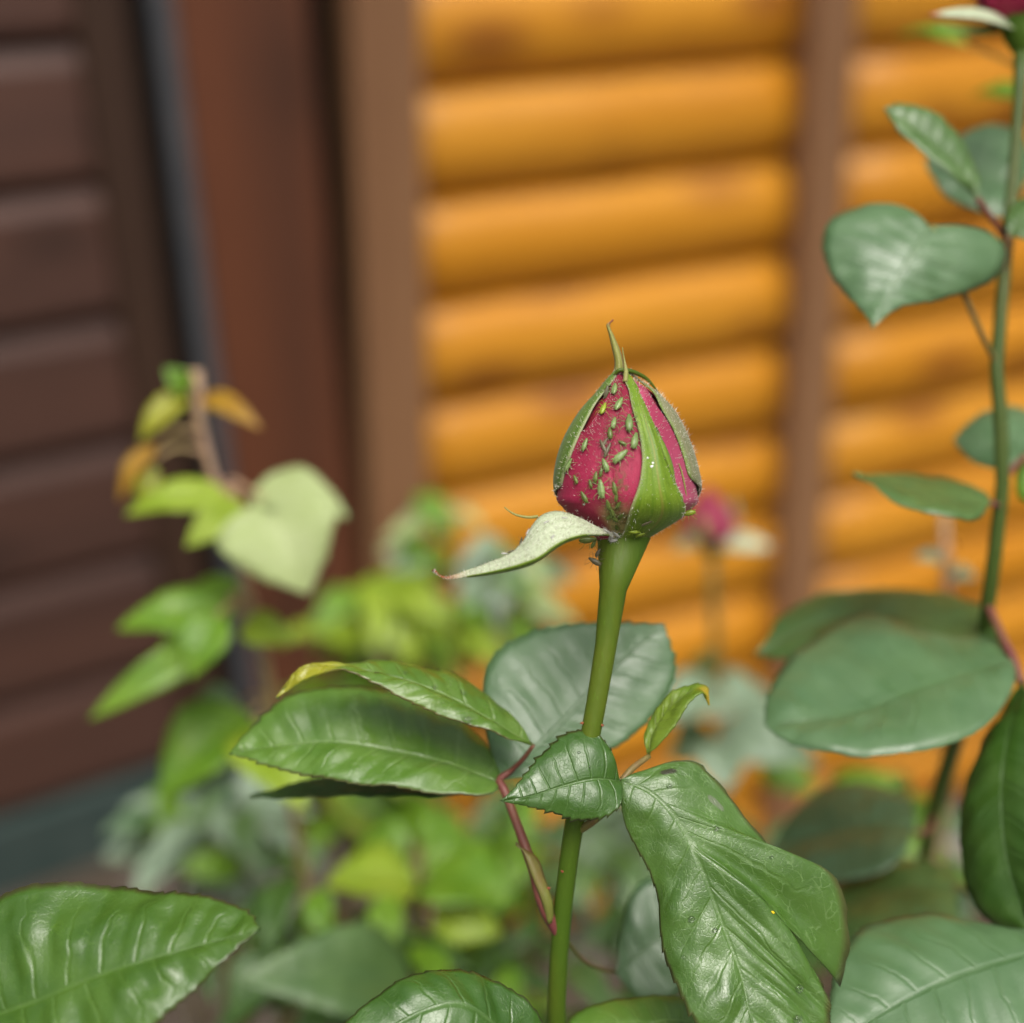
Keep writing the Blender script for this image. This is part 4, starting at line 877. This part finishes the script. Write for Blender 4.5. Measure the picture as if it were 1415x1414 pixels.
def bush(name, label, cx_, cy_, d, rx, ry, rd, n, mats, size, seed, base_dx=0.0, nstems=3, stemmat=S_bark, group=None, cat='bush', back=B_back):
    rnd = random.Random(seed); bc = P(cx_, cy_, d); b = (bc.x + base_dx, bc.y + .02)
    o = plant(name, label, b[0], b[1], group, cat)
    gzv = gz(*b); tops = []
    for k in range(nstems):
        ang = (k / max(1, nstems - 1) - .5) if nstems > 1 else 0
        top = P(cx_ + ang * rx * 1.1, cy_ - ry * rnd.uniform(.2, .7), d + rnd.uniform(-.4, .4) * rd)
        B = Vector((b[0] + ang * .03, b[1], gzv - .01)); m1 = B.lerp(top, .5) + Vector((rnd.uniform(-.012, .012), rnd.uniform(-.012, .012), 0))
        tube('stem', [top, top.lerp(m1, .5) + Vector((0, .004, 0)), m1, B], [.0010, .0016, .0022, .003], stemmat, o, 7, 5)
        tops.append((top, m1))
    for k in range(n):
        top, m1 = tops[k % nstems]; t = rnd.random(); A = top.lerp(m1, t * .75 if cy_ + ry < 1300 else t)
        ang = rnd.uniform(0, 2 * math.pi); q = math.sqrt(rnd.random())
        lx, ly, ld = cx_ + rx * q * math.cos(ang), cy_ + ry * q * math.sin(ang), d + rnd.uniform(-1, 1) * rd
        L = size * rnd.uniform(.7, 1.25); dx = (lx - cx_) / rx + rnd.uniform(-.6, .6); dy = .35 + rnd.uniform(-.5, .6); nn = math.hypot(dx, dy) or 1
        bpx = (lx - dx / nn * L * .5, ly - dy / nn * L * .5, ld + .01); tpx = (lx + dx / nn * L * .5, ly + dy / nn * L * .5, ld - rnd.uniform(0, .03))
        B = P(*bpx); l = leaf_part([A, A.lerp(B, .5) + Vector((0, 0, .006)), B], [.0010, .0008, .0006], S_pet, o, 5)
        mt = rnd.choice(mats); generic('leaflet', bpx, tpx, L * rnd.uniform(.5, .72), (mt, B_lime if mt in (G_lime, G_bright) else back), l, rnd.uniform(-.6, .6), nu=18, nv=3, teeth=8)
    return o
bush('leafy_bush', 'lime green leafy bush at the foot of the narrow fence post', 545, 875, .80, 130, 55, .05, 34, [G_lime, G_lime, G_lime, G_bright, G_pale], 78, 11)
bush('leafy_bush', 'fresh green twig tips before the lowest honey logs', 600, 745, .86, 50, 65, .04, 12, [G_bright, G_sheen_pale, G_pale], 66, 12)
bush('leafy_bush', 'pale grey-green leafy bush between lime bush and pink bud', 690, 825, .84, 80, 70, .05, 22, [G_sheen_pale, G_sheen_pale, G_sheen, G_pale, G_bright], 78, 13)
bush('leafy_bush', 'pale blue-green leafy bush low beside the shed base', 300, 1165, .72, 140, 70, .05, 34, [G_sheen_pale, G_far, G_sheen, G_bright, G_sheen_pale], 80, 14)
bush('leafy_bush', 'dense mid-green bush in front of the red-brown board', 500, 1060, .82, 130, 110, .05, 34, [G_bright, G_far, G_lime, G_bright, G_lime], 85, 15)
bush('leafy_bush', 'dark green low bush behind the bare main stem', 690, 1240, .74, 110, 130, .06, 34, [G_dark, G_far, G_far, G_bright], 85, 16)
bush('leafy_bush', 'dark green low bush under the blurred pink bud', 960, 1240, .72, 130, 110, .06, 34, [G_far, G_dark, G_far, G_sheen], 90, 17)
bush('leafy_bush', 'green bush behind the lowest right leaves', 1200, 1240, .66, 160, 150, .06, 36, [G_far, G_dark, G_bright, G_sheen], 95, 18)
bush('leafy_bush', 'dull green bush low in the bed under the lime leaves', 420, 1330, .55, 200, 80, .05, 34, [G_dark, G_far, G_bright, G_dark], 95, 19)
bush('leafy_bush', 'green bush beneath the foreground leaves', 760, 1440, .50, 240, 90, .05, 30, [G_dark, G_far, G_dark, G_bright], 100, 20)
bush('leafy_bush', 'green bush between the bare main stem and the torn leaf', 850, 1190, .88, 85, 75, .05, 24, [G_far, G_bright, G_sheen_pale, G_dark], 85, 21)
# lime leaves in the bed
b4 = P(590, 1300, .58); lime = plant('rose_shoot', 'low shoot with round bright yellow-lime leaves behind the main stem', b4.x, b4.y + .02)
s4 = [(578, 1170, .57), (582, 1230, .575), (588, 1300, .58)]
tube('stem', rpx(s4) + to_ground(P(*s4[-1]), (b4.x, b4.y + .02)), [.0014, .0016, .0018, .002, .0022, .0026], S_pet, lime, 8)
for (a, b, t, wd, mt, ro) in [((578, 1175, .57), (575, 1225, .56), (450, 1215, .55), 130, G_lime, .5), ((580, 1200, .572), (590, 1215, .56), (705, 1240, .54), 150, G_bright, -.4), ((580, 1205, .572), (585, 1190, .58), (650, 1150, .59), 110, G_bright, .2), ((583, 1240, .576), (570, 1285, .56), (530, 1345, .54), 95, G_lime, 0), ((581, 1215, .573), (600, 1255, .55), (690, 1290, .54), 90, G_lime, .3), ((579, 1180, .571), (565, 1180, .58), (490, 1165, .59), 90, G_bright, 0)]:
    bush_leaf(lime, a, b, t, wd, mt, ro, B_lime)
l = bush_leaf(lime, (588, 1300, .58), (570, 1360, .50), (345, 1345, .46), 150, G_far, -.1)

# ------------------------------------------------------------------ foreground rose at the lower left
fb = P(-90, 1480, .30); fore = plant('rose_plant', 'broad glossy rose leaf with a serrated rim on a plant near the shed base', fb.x, fb.y + .03)
s5 = [(-95, 1380, .285), (-100, 1500, .295), (-95, 1700, .31)]
tube('stem', rpx(s5) + to_ground(P(*s5[-1]), (fb.x, fb.y + .03)), [.0016, .002, .0024, .0026, .003, .0035], S_main, fore, 10)
l = leaf_part(rpx([(-97, 1420, .288), (-80, 1425, .284), (-50, 1418, .281)]), [.0010, .0009, .0008], S_pet, fore)
traced('leaflet', [(-50, 1418, .281), (40, 1388, .2765), (140, 1348, .274), (250, 1315, .273), (359, 1285, .273)],
       [(-50, 1418, .281), (-50, 1300, .288), (0, 1245, .290), (70, 1222, .290), (150, 1224, .289), (230, 1233, .286), (300, 1244, .282), (340, 1260, .278), (359, 1285, .273)],
       [(-50, 1418, .281), (0, 1480, .270), (100, 1500, .265), (190, 1440, .265), (250, 1382, .267), (292, 1345, .269), (330, 1306, .271), (359, 1285, .273)], 0, 0, 0, 0, (G_fore, B_back), l, nu=90, nv=12, pucker=.0007, cup=.08, teeth=30, amp=.0007, und=.0016)

# ------------------------------------------------------------------ aphids and small things on the bud
BUDS = bvh_of([pA, pB, pC, sF, sL, sR, rs, stem])
def cast(x, y, bv=BUDS):
    r = ray(x, y).normalized(); h = bv.ray_cast(C, r, 5.0)
    return (h[0], h[1] if h[1].dot(r) < 0 else -h[1]) if h[0] else (None, None)
def aphid_mesh(name, mat, legs=True):
    bm = bmesh.new(); prof = [(-.50, .04), (-.44, .12), (-.34, .20), (-.2, .255), (-.05, .27), (.1, .24), (.25, .185), (.34, .15), (.42, .13), (.48, .08), (.51, .02)]
    rings = []
    for k, (x, r) in enumerate(prof):
        rg = r * .72 * (1 + .08 * (k % 2))
        rings.append([bm.verts.new((x, rg * math.cos(2 * math.pi * q / 10), .19 + rg * .72 * math.sin(2 * math.pi * q / 10))) for q in range(10)])
    for a, b in zip(rings, rings[1:]):
        for q in range(10): bm.faces.new((a[q], a[(q + 1) % 10], b[(q + 1) % 10], b[q]))
    bm.faces.new(list(reversed(rings[0]))); bm.faces.new(rings[-1])
    V = Vector
    if legs:
        for sd in (-1, 1):
            for (x0, x1, x2, y2) in ((.22, .36, .52, .52), (.05, .06, .04, .58), (-.12, -.30, -.55, .55)):
                tube_bm(bm, [V((x0, sd * .09, .14)), V((x1, sd * .36, .26)), V((x2, sd * y2, 0))], [.02, .017, .009], 4, 2)
            tube_bm(bm, [V((.46, sd * .07, .2)), V((.62, sd * .28, .3)), V((.45, sd * .55, .28))], [.012, .008, .006], 4, 2)
            tube_bm(bm, [V((-.36, sd * .13, .26)), V((-.52, sd * .17, .32))], [.028, .02], 4, 2)
    bmesh.ops.recalc_face_normals(bm, faces=bm.faces)
    me = bpy.data.meshes.new(name); bm.to_mesh(me); bm.free(); me.polygons.foreach_set('use_smooth', [True] * len(me.polygons)); me.materials.append(mat); return me
AM = {k: aphid_mesh('aphid', m) for k, m in (('g', AP_GREEN), ('b', AP_BRIGHT), ('o', AP_OLIVE), ('y', AP_GREY), ('w', AP_WHITE))}
def put_aphid(x, y, lpx, ang, kind, label, group=None, sc=(1, 1, 1)):
    p, n_ = cast(x, y)
    if p is None: p = P(x, y, .297); n_ = -FW
    d = RT * math.cos(rad(ang)) + UP * math.sin(rad(ang)); xa = (d - n_ * d.dot(n_)).normalized(); ya = n_.cross(xa)
    L = lpx * PX * 1.12
    o = bpy.data.objects.new('aphid', AM[kind]); COL.objects.link(o)
    o.matrix_world = Matrix(((xa.x * L * sc[0], ya.x * L * sc[1], n_.x * L * sc[2], p.x), (xa.y * L * sc[0], ya.y * L * sc[1], n_.y * L * sc[2], p.y), (xa.z * L * sc[0], ya.z * L * sc[1], n_.z * L * sc[2], p.z), (0, 0, 0, 1)))
    tag(o, label, 'aphid', group)
for (x, y, L, a, lab, grp) in (
    (850, 540, 19, 95, 'pale green aphid highest on the pink petals just below the tip', None), (856, 561, 21, 78, 'pale green aphid right of the bright lime aphid', None),
    (814, 587, 22, 115, 'pale green aphid at the end of the dark gap by the side sepal', None),
    (869, 587, 24, 88, 'large pale green aphid close along the front sepal edge', 'aphids along the front sepal edge'), (876, 611, 22, 75, 'large pale green aphid close along the front sepal edge', 'aphids along the front sepal edge'),
    (788, 644, 19, 40, 'pale green aphid slanting at the rim of the mossy side sepal', None), (857, 632, 23, 42, 'large slanted pale green aphid beside the grey aphids in the crease', None),
    (832, 676, 23, 97, 'large upright pale green aphid above the cream petal base', None), (837, 644, 18, 112, 'pale green aphid just below the grey aphids in the crease', None),
    (848, 586, 16, 78, 'smaller pale green aphid in the middle of the front petal above the crease', None), (810, 616, 17, 80, 'lone pale green aphid between side sepal and grey aphids', None)):
    put_aphid(x, y, L, a, 'g', lab, grp)
for (x, y, L, a) in ((843, 600, 16, 95), (824, 660, 14, 85), (797, 663, 12, 125), (817, 669, 11, 110), (809, 687, 16, 125), (831, 653, 12, 85), (860, 613, 11, 150)):
    put_aphid(x, y, L, a, 'o', 'small olive green aphid on the pink part of the front petals', 'small olive aphids on the petals')
put_aphid(835, 567, 18, 88, 'b', 'bright lime aphid beside the dark gap near the bud top')
put_aphid(828, 564, 11, 60, 'o', 'small olive aphid tucked beside the bright lime aphid')
put_aphid(838, 543, 18, 80, 'y', 'dull pinkish grey aphid close under the bud tip')
for (x, y, L, a) in ((834, 618, 20, 115), (840, 623, 20, 70), (836, 612, 14, 60)):
    put_aphid(x, y, L, a, 'y', 'dark grey aphid in the crease of the petals', 'grey aphids in the petal crease', (1, .6, .7))
for (x, y, L, a) in ((850, 675, 16, 100), (841, 697, 15, 100), (852, 686, 13, 80), (846, 706, 15, 95), (855, 697, 12, 60), (849, 715, 14, 110), (858, 712, 12, 70), (842, 713, 12, 70), (852, 727, 12, 95)):
    put_aphid(x, y, L, a, 'o', 'small olive aphid crowded on the cream base of the petals', 'olive aphids at the petal base')
put_aphid(893, 722, 14, 50, 'y', 'dark aphid on the green front sepal near the bud base', None, (1, .7, .6))
for (x, y, L, a) in ((876, 733, 14, 160), (884, 737, 12, 20)): put_aphid(x, y, L, a, 'b', 'green aphid low on the front sepal above the stem', 'green aphids low on the front sepal')
put_aphid(951, 709, 18, -170, 'b', 'pale green aphid sticking out at the right flank of the bud')
for (x, y, L, a) in ((812, 746, 22, 5), (820, 752, 12, 60)): put_aphid(x, y, L, a, 'o', 'olive aphid hanging beneath the pale reflexed sepal', 'aphids beneath the pale sepal')
for (x, y, L, a) in ((822, 776, 18, 150), (826, 764, 12, 60)): put_aphid(x, y, L, a, 'y', 'grey aphid on the swollen stem below the bud', 'grey aphids on the stem top')
for (x, y, L, a) in ((838, 735, 14, 20), (845, 741, 16, 70), (852, 738, 13, 120), (848, 747, 11, 10)): put_aphid(x, y, L, a, 'w', 'white shed aphid skin at the joint of sepal and stem', 'shed skins at the bud base', (1, .8, .5))
for (x, y, L, a) in ((720, 749, 12, 80), (706, 762, 9, 20), (697, 765, 8, 0), (730, 735, 8, 100), (755, 722, 8, 40), (780, 716, 7, 10), (764, 742, 7, 60)): put_aphid(x, y, L, a, 'y' if L > 8.5 else 'w', 'tiny shed skin lying on the pale reflexed sepal', 'specks on the reflexed sepal', (1, .7, .5))
def speck(name, p, n_, r, mat, label, cat, group=None, flat=.6, seed=0, ax=1.0):
    bm = bmesh.new(); bmesh.ops.create_icosphere(bm, subdivisions=2, radius=1.0); rn = random.Random(seed)
    for v in bm.verts: v.co *= 1 + rn.uniform(-.12, .12) * (0 if mat is WATER else 1)
    xa = (RT - n_ * RT.dot(n_)).normalized(); ya = n_.cross(xa); M4 = Matrix(((xa.x, ya.x, n_.x, 0), (xa.y, ya.y, n_.y, 0), (xa.z, ya.z, n_.z, 0), (0, 0, 0, 1)))
    bm.transform(M4 @ Matrix.Diagonal((r * ax, r, r * flat, 1))); o = from_bm(name, bm, None, (mat,)); o.location = p + n_ * (r * flat * .35); return tag(o, label, cat, group)
for k, (x, y, r) in enumerate(((895, 633, 1.5), (902, 640, 1.7), (900, 645, 1.9), (902, 644, 1.2), (807, 697, 1.5))):
    p, n_ = cast(x, y)
    if p is not None: speck('debris', p, n_, r * PX, SKIN_WHITE, 'white fleck stuck to the bud', 'fleck', 'white flecks on the bud', .5, k)
LB = bvh_of([hero_leaf, small_leaf] + [o for o in lf2.children])
for k, (x, y, r) in enumerate(((1104, 1366, 6.5), (1102, 1408, 7), (955, 1270, 5), (988, 1286, 4), (925, 1086, 4), (990, 1145, 4), (645, 995, 7), (640, 958, 5), (560, 930, 4), (520, 930, 4), (600, 950, 4), (924, 967, 4.5), (800, 1040, 2.5), (815, 1060, 2.2), (1130, 1330, 3), (945, 1323, 3.4), (1066, 1185, 3))):
    p, n_ = cast(x, y, LB)
    if p is not None: lab, grp = ('clear water droplet on the large torn rose leaf', 'droplets on the torn leaf') if x > 857 else ('clear water droplet on the small dark pointed leaf', 'droplets on the pointed leaf') if x > 740 else ('clear water droplet on the curled leaf with yellow tip', 'droplets on the curled leaf'); speck('water_droplet', p, n_, r * PX * .85, WATER, lab, 'droplet', grp, .6, k, 1.2)
p, n_ = cast(1068, 1261, LB); speck('petal_crumb', p, n_, 2.0 * PX, SPECK_YEL, 'tiny yellow crumb near the tear of the large leaf', 'crumb', None, .5, 5, 1.8)

# fine hairs on sepals, petals and stem top
bm = bmesh.new(); rn = random.Random(3)
def hair(p, d, L, wd):
    s_ = d.cross(-FW); s_ = s_.normalized() if s_.length > 1e-6 else RT
    a, b, c = bm.verts.new(p - s_ * wd), bm.verts.new(p + s_ * wd), bm.verts.new(p + d * L); bm.faces.new((a, b, c))
def hairs_on(o, n, L0, L1, edge=None, wd=.00005, lean=UP):
    me = o.data; uv = me.uv_layers[0].data if me.uv_layers else None; polys = me.polygons; cnt = 0; tr = 0
    while cnt < n and tr < n * 40:
        tr += 1; pl = polys[rn.randrange(len(polys))]
        if edge is not None:
            us = [uv[li].uv[0] for li in pl.loop_indices]
            if max(abs(x) for x in us) < edge: continue
        ids = list(pl.vertices); wts = [rn.random() for _ in ids]; sw = sum(wts); p = sum((me.vertices[i].co * (w_ / sw) for i, w_ in zip(ids, wts)), Vector())
        d = (pl.normal * 1.0 + lean * rn.uniform(-.2, .9) + Vector((rn.uniform(-.6, .6), rn.uniform(-.6, .6), rn.uniform(-.6, .6)))).normalized()
        hair(p, d, rn.uniform(L0, L1) * 1.45, wd); cnt += 1
for o, n_h, a, b, e in ((sF, 260, .0002, .0007, .8), (sL, 260, .0002, .0007, .8), (sR, 300, .0003, .0009, None), (pA, 420, .0002, .0006, None), (pB, 160, .0002, .0006, None), (pC, 260, .0002, .0006, None), (rs, 240, .0002, .0007, None), (sF, 120, .0002, .0004, None), (rs, 200, .0002, .0005, .8)): hairs_on(o, n_h, a, b, e)
ho = from_bm('fine_hairs', bm, bud, (HAIR,)); ho['kind'] = 'stuff'
